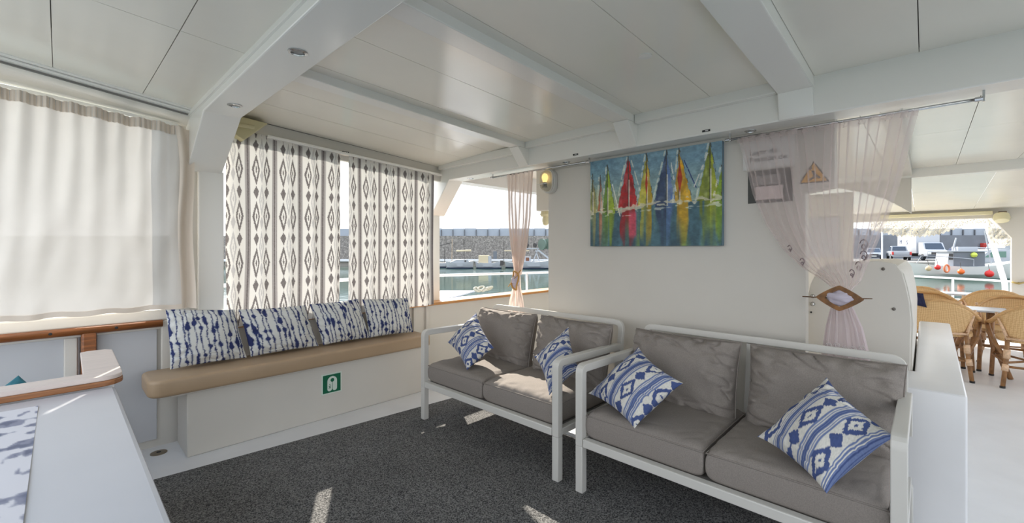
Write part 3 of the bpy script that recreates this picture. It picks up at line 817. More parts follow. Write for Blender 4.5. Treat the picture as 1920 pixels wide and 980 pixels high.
def corner_pillow(name, label, cat, corners, t, pat, group, n=110, seed=1, pinch=0.06, wr=0.006, p=2.2, q=0.55, nrm=None):
    """throw pillow stretched between four corner points (bottom-left, bottom-right, top-right, top-left)"""
    a, b, c, d = [np.array(k, float) for k in corners]
    C = (a + b + c + d) / 4
    V, F, UV = soft_box(2, 2, t, p, q, n, seed, wr, pinch)
    u, v = V[:, :1], V[:, 1:2]
    nv = np.cross(b - a, d - a); nv /= np.linalg.norm(nv)
    if nrm is not None and np.dot(nv, nrm) < 0: nv = -nv
    base = a * (1 - u) * (1 - v) / 4 + b * (1 + u) * (1 - v) / 4 + c * (1 + u) * (1 + v) / 4 + d * (1 - u) * (1 + v) / 4
    pos = base + V[:, 2:3] * nv
    cols = pat(UV[:, 0], UV[:, 1])
    lo = pos.min(0)
    tt = thing(name, label, cat, (C[0], C[1], float(lo[2])), group)
    o = link('cover', np_mesh('cover', pos - np.array(tt.location), F, cols), pillc, tt)
    return tt

pil = [
 ((312, 688), (462, 668), (440, 580), (310, 578), 'leftmost of four indigo striped pillows on the bench, next to the wooden rail', 21),
 ((467, 668), (594, 646), (572, 572), (446, 580), 'second indigo striped pillow from the left on the bench', 34),
 ((602, 646), (694, 632), (672, 560), (580, 570), 'third indigo striped pillow from the left on the bench', 55),
 ((691, 633), (776, 622), (765, 558), (679, 561), 'rightmost indigo striped pillow on the bench, nearest the sofas', 89)]
for (bl, brr, trr, tl, lab, sd) in pil:
    A = P(*bl, Y=3.33); B = P(*brr, Y=3.33); A.z = B.z = 0.505
    A = P(*bl, Z=0.512); B = P(*brr, Z=0.512)
    A.y = min(A.y, 3.335); B.y = min(B.y, 3.335); A.x += 0.006; B.x -= 0.006
    Cc = P(*trr, Y=3.375); D = P(*tl, Y=3.375)
    corner_pillow('striped_pillow', lab, 'pillow', (A, B, Cc, D), 0.13, lambda u, v, s=sd: shibori(u, v, s), 'striped pillows on the bench', seed=sd, pinch=0.035, wr=0.011, nrm=(0, -1, 0))

# ================================================================== SOFAS
def rounded_path(pts, r, n=5):
    """polyline with rounded inner corners"""
    out = [Vector(pts[0])]
    for i in range(1, len(pts) - 1):
        p0, p1, p2 = Vector(pts[i - 1]), Vector(pts[i]), Vector(pts[i + 1])
        d0 = (p0 - p1).normalized(); d1 = (p2 - p1).normalized()
        a = p1 + d0 * r; b = p1 + d1 * r
        for k in range(n + 1):
            t = k / n; out.append(a * (1 - t) ** 2 + p1 * 2 * t * (1 - t) + b * t * t)
    out.append(Vector(pts[-1])); return out

def make_sofa():
    """two seater: local x runs back from the front legs, y along the seat (0..W), z up"""
    t = thing('sofa', 'tmp', 'sofa', (0, 0, 0), 'white framed sofas')
    Wd, D = 1.262, 0.70
    pw = 0.045
    for y in (pw / 2, Wd - pw / 2):
        # lower legs
        obj('leg', MB().box((0.005, y - 0.021, 0), (0.045, y + 0.021, 0.2355)), framem, t, 0.003)
        obj('leg', MB().hexa([(D - 0.005, y - pw / 2, 0), (D + 0.04, y - pw / 2, 0), (D + 0.04, y + pw / 2, 0), (D - 0.005, y + pw / 2, 0), (D - 0.05, y - pw / 2, 0.236), (D, y - pw / 2, 0.236), (D, y + pw / 2, 0.236), (D - 0.05, y + pw / 2, 0.236)]), framem, t, 0.006)
        path = rounded_path([(0.025, y, 0.236), (0.025, y, 0.63), (D - 0.03, y, 0.615), (D - 0.03, y, 0.45)], 0.03)
        obj('arm_frame', MB().sweep(path, 0.042, 0.040, (0, 1, 0)), framem, t, 0.003)
        obj('side_rail', MB().box((0.05, y - 0.018, 0.238), (D - 0.03, y + 0.018, 0.275)), framem, t, 0.004)
    obj('front_rail', MB().box((0.004, pw + 0.001, 0.236), (0.044, Wd - pw - 0.001, 0.278)), framem, t, 0.005)
    obj('rear_rail', MB().box((D - 0.05, pw + 0.001, 0.236), (D - 0.01, Wd - pw - 0.001, 0.278)), framem, t, 0.005)
    obj('seat_deck', MB().box((0.046, 0.05, 0.250), (D - 0.052, Wd - 0.05, 0.272)), mat('seat_webbing', (120, 116, 110), 0.8), t, 0.002)
    zt, zb = 0.755, 0.28
    bx_ = lambda z: D - 0.03 + 0.06 * (z - 0.28) / 0.47
    path = rounded_path([(bx_(zb), 0.035, zb), (bx_(zt), 0.035, zt), (bx_(zt), Wd - 0.035, zt), (bx_(zb), Wd - 0.035, zb)], 0.045)
    side = Vector((1, 0, -0.128)).normalized()
    obj('back_frame', MB().sweep(path, 0.028, 0.036, side), framem, t, 0.003)
    yc_ = Wd / 2
    obj('back_slat', MB().sweep([(bx_(zb), yc_, zb), (bx_(zt) - 0.002, yc_, zt - 0.02)], 0.024, 0.05, (1, 0, 0)), framem, t, 0.003)
    for k, (yy, yb_) in enumerate(((0.335, 0.308), (Wd - 0.335, 0.932))):
        wdt = 0.585
        V, F, UV = soft_box(0.60, wdt, 0.150, 16, 0.26, 60, 40 + k, 0.004, 0.008, 0.012)
        V = put(V, (0.335, yy, 0.340), (1, 0, 0), (0, 1, 0), (0, 0, 1))
        o = link('seat_cushion', np_mesh('seat_cushion', V, F), sofac, t)
        pp = [(0.335 + a, yy + b, 0.340 + 0.048) for a, b in piping(0.592, wdt - 0.008, 0.008)]
        obj('piping', MB().tube(pp, 0.0035, 6, closed=True), sofac, o, 0, True, world=False)
        V, F, UV = soft_box(wdt - 0.005, 0.410, 0.20, 5.0, 0.42, 90, 60 + 3 * k, 0.020, 0.040)
        lean = Vector((0.24, 0, 0.97)).normalized()
        nrm = Vector((-0.97, 0, 0.24))
        ctr = Vector((0.535, yb_, 0.560))
        V = put(V, ctr, (0, -1, 0), lean, nrm)
        o = link('back_cushion', np_mesh('back_cushion', V, F), sofac, t)
        pp = [ctr + Vector((0, -1, 0)) * a + lean * b for a, b in piping(wdt - 0.003, 0.414, 0.035)]
        obj('piping', MB().tube(pp, 0.004, 6, closed=True), sofac, o, 0, True, world=False)
    return t
sofa1 = make_sofa()
sofa2 = copy_tree(sofa1)
for s_, y_, lab in ((sofa1, 1.408, 'white framed sofa with taupe cushions, the farther one beside the window bench'), (sofa2, 0.038, 'white framed sofa with taupe cushions, the nearer one beside the white counter')):
    s_.location = (1.825, y_, 0.009); s_['label'] = lab

CREAMY, BLUE, BLUE2 = (206, 204, 197), (72, 86, 130), (106, 120, 158)
def ikat(u, v, seed, ph=0.0):
    """bands along u: a chain of open and solid lozenges, then a group of fine stripes"""
    c = np.ones(u.shape + (3,)) * np.array(CREAMY, float)
    U = (u + 1) / 2; Vv = (v + 1) / 2
    jag = vnoise(U * 9, Vv * 90, seed) * 0.10 + vnoise(U * 40, Vv * 60, seed + 1) * 0.05
    per = 0.35
    k = Vv / per + ph; band = np.floor(k); t = k - band
    q = (t - 0.28) / 0.28
    pu = 0.56
    r = U / pu + 0.5 * (np.mod(band, 2)) + ph * 0.7
    r = r - np.floor(r)
    xo = (r - 0.32) / 0.36
    e = np.abs(q) * 0.95 + np.abs(xo) + jag
    inb = (t < 0.56)
    openl = inb & (((e < 1.02) & (e > 0.56)) | (e < 0.17)) & (np.abs(xo) < 1.1)
    xs = (r - 0.82) / 0.20
    e2 = np.abs(q) * 1.05 + np.abs(xs) + jag
    solid = inb & (e2 < 0.86)
    c = mix(c, BLUE, (openl | solid).astype(float))
    s = (t - 0.56) / 0.44
    st = (~inb)
    lines = np.zeros_like(u)
    for (a, b) in ((0.0, 0.12), (0.19, 0.28), (0.33, 0.68), (0.73, 0.82), (0.89, 1.0)):
        lines = np.maximum(lines, ((s > a) & (s < b)).astype(float))
    c = mix(c, BLUE2, lines * st)
    core = ((s > 0.36) & (s < 0.44)) | ((s > 0.52) & (s < 0.60))
    c = mix(c, BLUE, core * st * 1.0)
    # worn woven grain
    c *= (1 + 0.05 * vnoise(U * 70, Vv * 150, seed + 3))[..., None]
    return c

def ik(label, bot, right, top, left, zb, xt, seed, ph, tt=0.17):
    b = P(*bot, Z=zb); tp = P(*top, X=xt)
    xm = (b.x + tp.x) / 2 - 0.01
    r = P(*right, X=xm + 0.02); l = P(*left, X=xm - 0.02)
    return corner_pillow('ikat_pillow', label, 'pillow', (b, r, tp, l), tt, lambda u, v: ikat(u, v, seed, ph), 'blue ikat pillows on the sofas', n=130, seed=seed, pinch=0.13, wr=0.009, p=2.0, q=0.62, nrm=(-1, 0, 0.5))
ik('blue ikat pillow at the left end of the farther sofa', (876, 694), (926, 652), (893, 585), (839, 641), 0.43, 2.20, 5, 0.15)
ik('blue ikat pillow at the right end of the farther sofa, partly in sun', (1030, 741), (1086, 692), (1066, 612), (1002, 668), 0.43, 2.22, 12, 0.55)
ik('blue ikat pillow at the left end of the nearer sofa', (1190, 803), (1281, 718), (1197, 650), (1103, 737), 0.43, 2.20, 23, 0.3)
ik('blue ikat pillow at the right end of the nearer sofa', (1550, 925), (1680, 818), (1550, 707), (1420, 818), 0.43, 2.20, 31, 0.75, 0.19)

# ================================================================== PAINTING
def painting_cols(u, v):
    """u right 0..1, v down 0..1"""
    n1 = vnoise(u * 7, v * 6, 1); n2 = vnoise(u * 40, v * 26, 2); n3 = vnoise(u * 90, v * 90, 3)
    base = np.ones(u.shape + (3,)) * np.array((126, 158, 172), float)
    base = mix(base, (108, 146, 170), np.clip(0.9 - v * 2.2, 0, 1) * (0.6 + 0.4 * n1))
    base = mix(base, (178, 194, 160), np.clip((v - 0.12) * 1.9, 0, 1) * 0.75 * (0.7 + 0.3 * n1))
    base = mix(base, (196, 190, 96), np.clip(vnoise(u * 5 + 3, v * 5, 31) * 1.6 - 0.2, 0, 1) * np.clip((v - 0.22) * 3, 0, 1) * 0.75)
    base = mix(base, (96, 150, 160), np.clip(0.5 - u * 2.6, 0, 1) * np.clip(0.6 + n1, 0, 1) * 0.6)
    sails = [(.02, .16, .61, .03, .045, (150, 152, 92), (176, 168, 104)), (.09, .19, .60, .02, .028, (196, 108, 76), (206, 140, 110)), (.155, .08, .63, .042, .07, (110, 146, 52), (150, 172, 52)),
             (.335, .01, .575, .088, .08, (178, 30, 34), (196, 34, 36)), (.48, .01, .565, .07, .052, (196, 186, 66), (206, 166, 40)), (.63, .01, .565, .10, .065, (54, 70, 104), (92, 122, 176)),
             (.72, .02, .56, .035, .09, (198, 150, 40), (226, 172, 34)), (.925, .0, .56, .085, .06, (128, 140, 40), (168, 176, 42)), (1.0, .25, .57, .05, .02, (128, 160, 40), (128, 160, 40))]
    wl = 0.60 - 0.05 * np.clip((u - 0.25) * 4, 0, 1)
    water = v > wl
    wc_ = np.ones(u.shape + (3,)) * np.array((70, 104, 116), float)
    wc_ = mix(wc_, (46, 74, 90), np.clip((v - 0.75) * 3, 0, 1) * (0.6 + 0.4 * n1))
    wc_ = mix(wc_, (96, 140, 150), np.clip(vnoise(u * 30, v * 4, 7), 0, 1) * 0.6)
    wc_ = mix(wc_, (150, 172, 60), np.clip(vnoise(u * 24 + 5, v * 3, 17) - 0.15, 0, 1) * 0.9)
    streak = vnoise(u * 60, v * 3.5, 8)
    for (c, t, b, l, r, ca, cb) in sails:
        d = (v - wl)
        wdt = np.where(u < c, l, r) * (0.75 + 0.3 * streak) * np.clip(1.25 - d * 1.3, 0.3, 1)
        k = np.clip((wdt - np.abs(u - c)) / 0.012, 0, 1) * np.clip(1.1 - d * 2.0 + 0.5 * streak, 0, 1)
        col = np.where((u < c)[..., None], np.array(ca, float), np.array(cb, float)) * 0.92
        wc_ = wc_ * (1 - k[..., None] * 0.85) + col * (k[..., None] * 0.85)
    k = np.clip((0.035 - np.abs(u - 0.37)) / 0.01, 0, 1) * np.clip((0.16 - np.abs(v - 0.76)) / 0.05, 0, 1)
    wc_ = mix(wc_, (206, 84, 104), k * 0.8)
    c_ = np.where(water[..., None], wc_, base)
    for (c, t, b, l, r, ca, cb) in sails:
        f = np.clip((v - t) / (b - t), 0, 1)
        jit = 0.006 * n2
        inside_l = (u <= c + jit) & (u > c - l * f ** 1.0 + jit) & (v > t) & (v < b)
        inside_r = (u > c + jit) & (u < c + r * f ** 1.0 + jit) & (v > t) & (v < b)
        hl = (np.abs(u - (c - l * f) + .010) < 0.006) & (v > t) & (v < b)
        c_ = mix(c_, (214, 216, 200), hl * (n2 > -0.2) * 0.7)
        c_ = mix(c_, ca, inside_l * (0.9 + 0.1 * n2)); c_ = mix(c_, cb, inside_r * (0.9 + 0.1 * n2))
        sh = np.clip(vnoise(u * 25 + v * 8, v * 9, 12), 0, 1)
        c_ = mix(c_, np.array(ca) * 0.55, (inside_l | inside_r) * sh * 0.55)
        c_ = mix(c_, np.array(cb) * 0.4 + 140, (inside_l | inside_r) * np.clip(vnoise(u * 40 + 9, v * 14, 13) - 0.2, 0, 1) * 0.6)
        c_ = mix(c_, (58, 66, 70), (np.abs(u - (c + r * f) - .004) < 0.003) * (v > t) * (v < b) * (n2 > -0.1) * 0.6)
        c_ = mix(c_, (70, 70, 62), (np.abs(u - c - jit * .5) < 0.0045) * (v > t - .02) * (v < b) * 0.75)
        c_ = mix(c_, (226, 222, 206), (np.abs(u - c - 0.006) < 0.004) * (v > t + (b - t) * .45) * (v < b + .02) * 0.8)
    for (cu_, a0, a1, wd) in ((.48, .16, .5, .012), (.725, .14, .48, .02)):
        c_ = mix(c_, (176, 52, 30), np.clip((wd * (1 - np.abs((v - (a0 + a1) / 2) / ((a1 - a0) / 2))) - np.abs(u - cu_)) / .004, 0, 1) * 0.9)
    for (xa, ya, xb, yb, col) in ((.755, .14, .835, .42, (46, 66, 120)), (.91, .1, .82, .42, (220, 222, 214)), (.20, .3, .265, .66, (226, 224, 214)), (.30, .1, .24, .5, (200, 206, 190)), (.36, .06, .43, .4, (210, 214, 200)), (.66, .12, .70, .45, (220, 222, 214))):
        t = np.clip(((u - xa) * (xb - xa) + (v - ya) * (yb - ya)) / ((xb - xa) ** 2 + (yb - ya) ** 2), 0, 1)
        d = np.hypot(u - xa - t * (xb - xa), (v - ya - t * (yb - ya)) * 0.65)
        c_ = mix(c_, col, (d < 0.004) * (n2 > -0.45) * 0.9)
    foam = np.clip((0.028 + 0.03 * n2 - np.abs(v - wl - 0.01 * n1)) / 0.01, 0, 1) * (vnoise(u * 22, v * 60, 14) > -0.25)
    c_ = mix(c_, (208, 204, 180), foam * 0.8)
    foam2 = np.clip((0.014 + 0.02 * n2 - np.abs(v - wl - 0.06)) / 0.01, 0, 1) * (vnoise(u * 16, v * 60, 15) > 0.1)
    c_ = mix(c_, (206, 210, 196), foam2 * 0.7)
    c_ = c_ * (1 + 0.10 * n2 + 0.06 * n3)[..., None]
    return c_
pt = thing('painting', 'canvas painting of colourful sailing boats on the bulkhead wall', 'painting', (2.715, 1.325, 1.26))
y0p, y1p, z0p, z1p = 1.784, 0.868, 1.268, 1.888
u, v = np.meshgrid(np.linspace(0, 1, 361), np.linspace(0, 1, 251))
Vp = np.stack([np.full_like(u, 2.7045), y0p + (y1p - y0p) * u, z1p + (z0p - z1p) * v], -1) - np.array(pt.location)
link('painted_face', np_mesh('painted_face', Vp, grid_faces(360, 250), painting_cols(u, v)), pvpaint, pt)
obj('canvas', MB().box((2.7052, y1p, z0p), (2.738, y0p, z1p)), mat('canvas_edge', (104, 128, 142), 0.8, noise=(6, 0.3)), pt, 0.0)

# ================================================================== NOTICES
pn = thing('notice_sheet', 'white printed notice sheet behind the blush curtain', 'notice', (2.738, 0.65, 1.70))
obj('sheet', MB().box((2.7365, 0.51, 1.70), (2.7392, 0.765, 1.87)), paper, pn)
text('Lugar de', 0.040, (2.7355, 0.73, 1.795), (0, -1, 0), (0, 0, 1), ink, pn, 'lettering', 0.0004, 'LEFT')
text('Reunión de', 0.040, (2.7355, 0.73, 1.755), (0, -1, 0), (0, 0, 1), ink, pn, 'lettering', 0.0004, 'LEFT')
gp = thing('dark_poster', 'dark grey poster with white picture below the notice sheet', 'poster', (2.738, 0.63, 1.505))
obj('sheet', MB().box((2.7370, 0.520, 1.508), (2.7394, 0.738, 1.692)), darkgrey, gp)
obj('white_picture', MB().box((2.7362, 0.565, 1.525), (2.7371, 0.697, 1.60)), mat('poster_pink_white', (226, 210, 208), 0.7), gp)
obj('grey_picture', MB().box((2.7362, 0.575, 1.607), (2.7371, 0.705, 1.662)), mat('poster_grey', (150, 146, 144), 0.7, noise=(40, 0.4)), gp)
obj('caption_bar', MB().box((2.7362, 0.66, 1.512), (2.7371, 0.69, 1.518)), mat('poster_grey2', (140, 140, 138), 0.7), gp)
ws = thing('warning_sign', 'yellow triangular warning sign right of the posters', 'sign', (2.738, 0.425, 1.597))
def tri(k, x, dx, c=(0.424, 1.634)):
    pts_ = [(0.0, 0.076), (-0.066, -0.038), (0.066, -0.038)]
    return MB().prism([(x, c[0] + a * k, c[1] + b * k) for a, b in pts_], (dx, 0, 0))
obj('border', tri(1.0, 2.7365, 0.003), ink, ws)
obj('yellow_face', tri(0.86, 2.7355, 0.001), yellow, ws)
fig = MB()
fig.bar((2.7352, 0.43, 1.66), (2.7352, 0.415, 1.625), 0.0008, 0.012); fig.bar((2.7352, 0.42, 1.640), (2.7352, 0.398, 1.618), 0.0008, 0.010); fig.bar((2.7352, 0.418, 1.628), (2.7352, 0.445, 1.612), 0.0008, 0.010)
fig.lathe([(0.008, 0), (0.008, 0.0008)], (2.7356, 0.438, 1.672), (-1, 0, 0), 12)
obj('figure_symbol', fig, ink, ws)

def plate(label, x, y, z, w=0.044, axis='X', h=0.011):
    t = thing('small_plate', label, 'plate', (x, y, z))
    if axis == 'X':
        obj('plate', MB().box((x - 0.003, y - w / 2, z - h / 2), (x, y + w / 2, z + h / 2)), darkm, t)
        m = MB()
        for k in (-1, 0.2): m.box((x - 0.0036, y + k * w * 0.16 - 0.005, z - 0.002), (x - 0.0028, y + k * w * 0.16 + 0.004, z + 0.002))
    else:
        obj('plate', MB().box((x - w / 2, y - 0.003, z - h / 2), (x + w / 2, y, z + h / 2)), darkm, t)
        m = MB()
        for k in (-1, 0, 1): m.box((x + k * w * 0.26 - 0.004, y - 0.0036, z - 0.002), (x + k * w * 0.26 + 0.004, y - 0.0028, z + 0.002))
    obj('print', m, paper, t)
plate('small black plate on the beam above the painting\'s right end', 2.589, 0.918, 1.932)
plate('small black plate on the beam above the painting\'s left end', 2.589, 1.835, 1.932)
q = P(648, 285, Y=3.394)
plate('small black plate on the curtain track over the gap between ikat curtains', q.x, 3.394, q.z, 0.055, 'Y')

# downlights ---------------------------------------------------------
lens = mat('lamp_lens', (120, 122, 120), 0.2)
def downlight(label, x, y, z, r=0.036):
    t = thing('downlight', label, 'ceiling light', (x, y, z))
    obj('bezel', MB().lathe([(r, 0.0), (r, -0.004), (r * 0.72, -0.007), (r * 0.66, -0.002), (r * 0.66, 0.0)], (x, y, z), (0, 0, 1), 24), chrome, t, 0, 'auto')
    obj('lens', MB().lathe([(r * 0.64, -0.001), (r * 0.3, -0.003), (0.0, -0.0035)], (x, y, z), (0, 0, 1), 20), lens, t, 0, 'auto')
downlight('round chrome downlight in the wide beam, the nearer one', 0.655, 1.80, 2.03)
downlight('round chrome downlight in the wide beam above the pillar', 0.662, 2.716, 2.03)
downlight('round downlight under the bulkhead beam left of the painting', 2.68, 1.984, 1.912, 0.03)
downlight('round downlight under the bulkhead beam above the notice sheet', 2.685, 0.712, 1.912, 0.03)
downlight('round downlight under the bulkhead beam over the doorway knee', 2.68, 3.10, 1.912, 0.03)
cd = thing('ceiling_cap', 'round white blanking cap on the ceiling panel', 'cap', (1.86, 0.905, 2.13))
zz = ceil_fwd(1.88, 0.91)
obj('disc', MB().lathe([(0.03, 0.002), (0.03, -0.003), (0.0, -0.005)], (1.86, 0.930, zz), (0, 0, 1), 20), beamm, cd, 0, 'auto')

# bulkhead lamp -------------------------------------------------------
lp = thing('wall_lamp', 'oval white bulkhead lamp with a warm bulb beside the narrow curtain', 'lamp', (2.74, 2.17, 1.70))
def stadium(cy, cz, ry, rz, x, n=10):
    p_ = []
    for k in range(n + 1):
        a = PI * k / n; p_.append((x, cy + ry * math.cos(a), cz + rz - ry + ry * math.sin(a)))
    for k in range(n + 1):
        a = PI + PI * k / n; p_.append((x, cy + ry * math.cos(a), cz - rz + ry + ry * math.sin(a)))
    return p_
cyl, czl = 2.175, 1.787
# plate sits on a short bracket reaching the wall edge
obj('back_plate', MB().prism(stadium(cyl, czl, 0.062, 0.098, 2.738), (-0.045, 0, 0)), framem, lp, 0.004)
obj('bezel', MB().prism(stadium(cyl, czl, 0.056, 0.092, 2.692), (-0.012, 0, 0)), framem, lp, 0.003)
glass = bpy.data.materials.new('lamp_glass'); glass.use_nodes = True
gb = glass.node_tree.nodes['Principled BSDF']; gb.inputs['Transmission Weight'].default_value = 0.75; gb.inputs['Roughness'].default_value = 0.12; gb.inputs['Base Color'].default_value = (*srgb((226, 222, 206)), 1); gb.inputs['IOR'].default_value = 1.2
dm = MB()
vs = []; fs = []
nn = 22
st0 = stadium(0, 0, 0.048, 0.084, 0)
for k, (sc_, dx) in enumerate(((1.0, 0.0), (0.97, -0.02), (0.85, -0.04), (0.6, -0.054), (0.25, -0.06))):
    vs += [(2.680 + dx, cyl + p[1] * sc_, czl + p[2] * sc_) for p in st0]
for k in range(4):
    for i in range(nn): fs.append((k * nn + i, k * nn + (i + 1) % nn, (k + 1) * nn + (i + 1) % nn, (k + 1) * nn + i))
fs.append(tuple(4 * nn + i for i in range(nn)))
dm.add(vs, fs)
obj('glass_dome', dm, glass, lp, 0, True)
obj('bulb', MB().lathe([(0.0, 0.033), (0.014, 0.028), (0.021, 0.014), (0.022, 0.0), (0.017, -0.02), (0.012, -0.035)], (2.655, cyl, czl + 0.022), (0, 0, 1), 16), mat('warm_bulb', (255, 220, 140), 0.3, emit=((255, 218, 140), 1.3)), lp, 0, True)
obj('bulb_socket', MB().lathe([(0.014, 0.0), (0.016, -0.03), (0.02, -0.034)], (2.655, cyl, czl - 0.014), (0, 0, 1), 14), darkm, lp, 0, 'auto')
gd = MB().tube([(2.615, cyl + 0.05, czl - 0.03), (2.610, cyl, czl - 0.03), (2.615, cyl - 0.05, czl - 0.03)], 0.004, 6)
obj('guard_bar', gd, framem, lp, 0, True)
# outside fittings glimpsed past the bulkhead edge
ob = thing('deck_locker_box', 'small white box hanging outside behind the wall lamp', 'box', tuple(P(1018, 376, X=3.2)))
a_, b_ = P(1005, 350, X=3.2), P(1040, 393, X=3.2)
obj('housing', MB().box((3.2, a_.y, b_.z), (3.4, b_.y, 2.07)), wallm, ob, 0.01)
dl = thing('deck_lamp', 'small cream deck lamp hanging below the white box outside', 'lamp', tuple(P(1022, 405, X=3.3)))
c_ = P(1023, 402, X=3.3)
obj('shade', MB().lathe([(0.0, 0.05), (0.045, 0.035), (0.055, 0.0), (0.045, -0.02)], c_, (0, 0, 1), 16), cream, dl, 0, 'auto')
obj('bulb_cage', MB().lathe([(0.03, -0.02), (0.035, -0.06), (0.025, -0.10), (0.0, -0.11)], c_, (0, 0, 1), 12), cream, dl, 0, 'auto')
obj('stem', MB().tube([c_ + Vector((0, 0, 0.045)), (3.3, c_.y, 1.56)], 0.012, 8), cream, dl)

# cream corner speaker by the pillar
spk = thing('corner_bracket', 'cream wedge-shaped bracket in the corner above the ikat curtains', 'bracket', (0.9, 3.36, 2.0))
obj('wedge', MB().prism([(0.79, 3.44, 2.15), (1.02, 3.44, 2.13), (0.87, 3.44, 1.985), (0.79, 3.44, 2.03)], (0, -0.10, 0)), mat('cream_bracket', (206, 198, 158), 0.5), spk, 0.008)
obj('tube', MB().tube([(0.76, 3.32, 2.075), (0.92, 3.30, 2.075)], 0.014, 10), mat('cream_bracket'), spk, 0, True)

# ================================================================== TABLE AND DIVIDER, foreground left
tb = thing('saloon_table', 'white table in the left foreground with a patterned runner on it', 'table', (-0.6, 1.4, 0))
obj('tabletop', MB().box((-1.5, 0.55, 0.70), (0.148, 2.185, 0.74)), mat('white_table_laminate', (196, 197, 202), 0.25, noise=(3, 0.02)), tb, 0.012)
obj('pedestal', MB().box((-0.9, 1.2, 0.009), (-0.7, 1.6, 0.70)), white, tb, 0.02)
def runner_cols(u, v):
    c = np.ones(u.shape + (3,)) * np.array((214, 212, 216), float)
    n = vnoise(u * 11 + 0.4 * vnoise(u * 3, v * 60, 23), v * 40, 21) + 0.45 * vnoise(u * 60, v * 34, 22)
    c = mix(c, (132, 134, 152), np.clip((n - 0.25) * 6, 0, 1) * 0.9)
    c = mix(c, (104, 108, 128), np.clip((n - 0.7) * 5, 0, 1) * 0.9)
    return c
rn = thing('table_runner', 'grey and white patterned runner lying on the white table', 'table runner', (-0.3, 1.4, 0.741))
def run_fn(u, v):
    return -0.62 + 0.575 * u, 2.075 - 1.4 * v, 0.7425 + 0.0015 * np.sin(9 * v + 3 * u)
cloth('cloth', run_fn, 160, 200, mat('runner_print', attr=True, rough=0.85), rn, runner_cols)

dv = thing('seat_divider', 'low white divider capped with worn pale wood behind the table', 'divider', (-0.6, 2.24, 0))
obj('panel', MB().box((-1.6, 2.205, 0.0095), (0.145, 2.27, 0.755)), white, dv, 0.004)
obj('return_panel', MB().box((0.085, 2.27, 0.0095), (0.145, 2.76, 0.755)), white, dv, 0.004)
capo = [(-1.6, 2.185), (0.115, 2.185)]
for k in range(7):
    a = -PI / 2 + k / 6 * PI / 2; capo.append((0.115 + 0.055 * math.cos(a), 2.24 + 0.055 * math.sin(a)))
capo += [(0.174, 2.75), (0.15, 2.78), (0.09, 2.785), (0.068, 2.77), (0.063, 2.285), (-1.6, 2.285)]
obj('wood_cap', MB().prism([(a, b, 0.764) for a, b in capo], (0, 0, 0.016)), palewood, dv, 0.003)
obj('cap_edge', MB().prism([(a + (0.002 if a > 0 else 0), b - (0.003 if b < 2.2 else 0), 0.744) for a, b in capo], (0, 0, 0.0195)), wood2, dv, 0.004)['label'] = 'brown worn wooden edge'
db = thing('dinette_seat', 'white seat box behind the divider', 'seat', (-0.8, 2.8, 0))
obj('box', MB().box((-1.6, 2.285, 0.0095), (0.02, 3.44, 0.40)), white, db, 0.01)
tl_ = P(24, 722, Y=2.9)
V, F, UV = soft_box(0.20, 0.20, 0.07, 2.4, 0.5, 30, 5, 0.004, 0.05)
tc_ = thing('teal_cushion', 'teal cushion peeking over the divider at the left edge', 'cushion', (tl_.x, 2.9, 0.412))
link('cover', np_mesh('cover', put(V, (0, 0, 0.135), (1, 0.12, 0.8), (-0.8, 0.12, 1), (0, -1, 0.2)), F), mat('teal_cotton', (52, 110, 122), 0.9, noise=(60, 0.1)), tc_)

# ================================================================== HELM CONSOLE AND COUNTER
hc = thing('helm_console', 'white console with a curved edge behind the buckled curtain', 'console', (3.0, 0.3, 0))
prof = [(0.505, 0.0), (0.508, 0.80), (0.50, 0.95), (0.48, 1.05), (0.445, 1.13), (0.40, 1.165), (0.34, 1.18), (0.17, 1.185), (0.115, 1.172), (0.088, 1.13), (0.072, 1.06), (0.058, 0.97), (0.052, 0.88), (0.055, 0.76), (0.056, 0.64), (0.056, 0.0)]
obj('end_panel', MB().prism([(3.0, a, b) for a, b in prof], (0.03, 0, 0)), wallm, hc, 0.004)
obj('body', MB().prism([(3.031, 0.062 + (a - 0.07) * 0.975, b - 0.012 if b > 0.1 else b) for a, b in prof], (1.5, 0, 0)), wallm, hc, 0.003)
for (px, py, r, nm, mm_) in ((1524, 555, 0.012, 'chrome_knob', chrome), (1524, 569.5, 0.012, 'chrome_knob', chrome), (1521, 585, 0.005, 'screw_hole', darkm), (1656, 504, 0.008, 'bolt', mat('dull_bolt', (110, 104, 98), 0.4, 0.6)), (1676, 579, 0.008, 'bolt', mat('dull_bolt'))):
    c0 = P(px, py, X=3.0)
    obj(nm, MB().lathe([(r, 0.0), (r, 0.006), (r * 0.7, 0.013 if r > 0.01 else 0.007), (0, 0.014 if r > 0.01 else 0.008)], c0 + Vector((0.001, 0, 0)), (-1, 0, 0), 16), mm_, hc, 0, 'auto')
ct = thing('counter', 'low white counter beside the nearer sofa leading forward', 'counter', (2.62, -0.03, 0))
obj('body', MB().prism([(2.63, -0.128, 0.0), (5.1, -0.148, 0.0), (5.1, 0.040, 0.0), (2.995, 0.040, 0.0), (2.995, 0.45, 0.0), (2.63, 0.45, 0.0)], (0, 0, 0.632)), white, ct, 0.013, False, True, 3)

